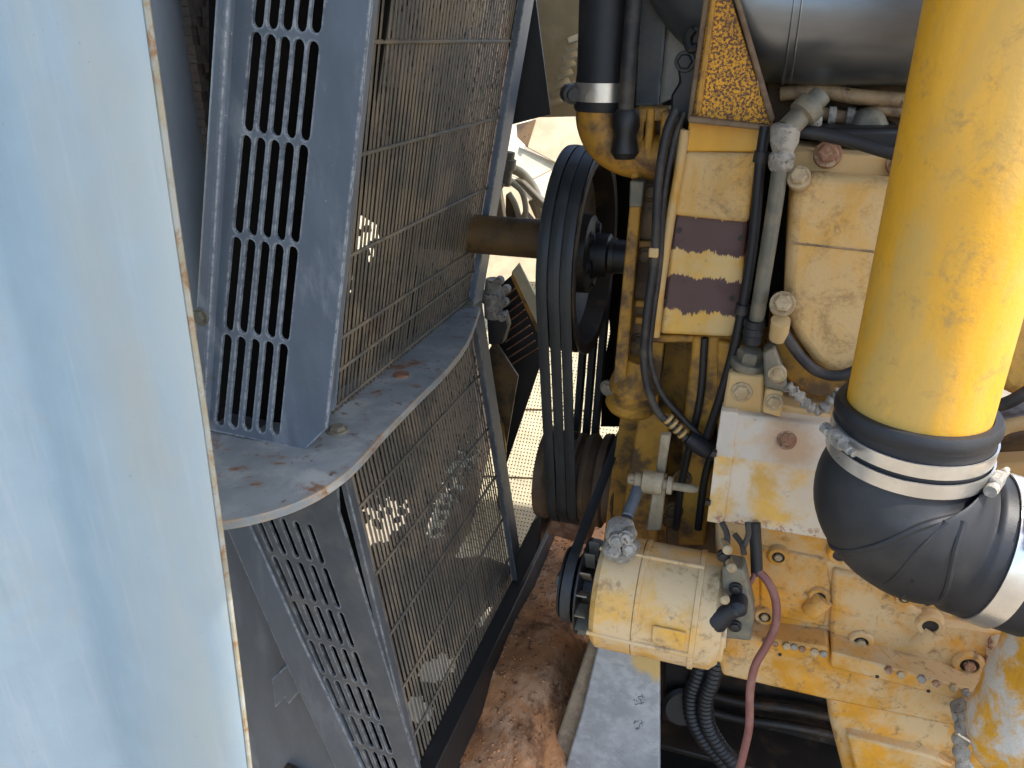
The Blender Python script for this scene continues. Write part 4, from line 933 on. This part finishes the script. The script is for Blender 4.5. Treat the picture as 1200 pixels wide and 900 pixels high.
bm0 = bmesh.new(); bmesh.ops.create_icosphere(bm0, subdivisions=1, radius=1); base = [(v.co.copy()) for v in bm0.verts]; fcs = [[v.index for v in f.verts] for f in bm0.faces]; bm0.free()
bm = bmesh.new()
for i in range(1500):
    x, y = random.uniform(-.42, -.12), random.uniform(.78, 1.4); s = random.choice((.0010, .0014, .0018, .0022, .0034)); vs = []
    for q in base: vs.append(bm.verts.new(V(x, y, dz(x, y))+Vector((q.x*s*random.uniform(.6, 1.3), q.y*s*random.uniform(.6, 1.3), q.z*s*.8))))
    for f in fcs: bm.faces.new([vs[j] for j in f])
o = mk('dirt_crumbs', bm, dirt, sharp=180); tag(o, 'small crumbs of red-brown soil on the dirt heap', 'dirt', kind='stuff')
t = thing('rusty_block', 'small rusty block behind the alternator pulley', 'block')
mk('block_body', py_(((648, 604), (690, 606), (690, 640), (640, 626)), 1.2, .08), rust, t, bevel=.004)
t = thing('floor_rail', 'dark floor rail at the foot of the lower guard post', 'rail')
mk('rail_body', prism([at(*q, y=1.16) for q in ((604, 652), (624, 612), (635, 604), (632, 640), (606, 692))], Vector((0, .1, 0))), black, t, bevel=.003)
t = thing('lower_frame_rail', 'dim brown frame rail with pipes in the dark gap under the engine', 'frame rail')
mk('rail_body', box(V(.25, 1.16, -1.10), (.7, .05, .13)), greasy, t, bevel=.006)
mk('rail_flange', box(V(.25, 1.11, -1.165), (.7, .14, .012)), greasy, t, bevel=.003)
for dz_ in (-.02, -.06): mk('rail_pipe', tube([V(-.05, 1.125, -1.06+dz_), V(.05, 1.115, -1.07+dz_), V(.2, 1.11, -1.05+dz_), V(.5, 1.12, -1.06+dz_)], .009, 10), greasy, t)
for x_ in (0, .1, .22): bolt(V(x_, 1.135, -1.14), NY, .011, greasy, t)
t = thing('corrugated_hoses', 'bundle of black corrugated hoses curving below the alternator', 'hose')
for i, (o1, o2) in enumerate(((0, 0), (17, 6))):
    P = crom([at(a+o1, b+o2, y=.98-.01*i) for a, b in ((826, 760), (818, 790), (810, 815), (812, 842), (826, 868), (846, 892), (870, 930))], 22)
    mk('hose_line', sweep(P, lambda q: .0125+.0011*math.sin(q*210), 14)[0], black, t)
mk('dark_case', py_(((776, 772), (828, 778), (812, 830), (776, 850)), 1.0, .06), black, t, bevel=.006)
mk('ring', lathe(at(800, 826, y=.99), Vector((.3, -1, .2)), [(0, .03), (.006, .036), (.012, .03)], 30), black, t)

# ---------------------------------------------------------------- put every thing's origin at its base
bpy.context.view_layer.update()
for e in THINGS:
    lo = Vector((1e9,)*3); hi = -lo
    for c in e.children:
        for q in c.bound_box:
            p = c.matrix_world @ Vector(q)
            for i in range(3): lo[i] = min(lo[i], p[i]); hi[i] = max(hi[i], p[i])
    base_ = Vector(((lo.x+hi.x)/2, (lo.y+hi.y)/2, lo.z)); e.location = base_
    for c in e.children: c.location = c.location-base_
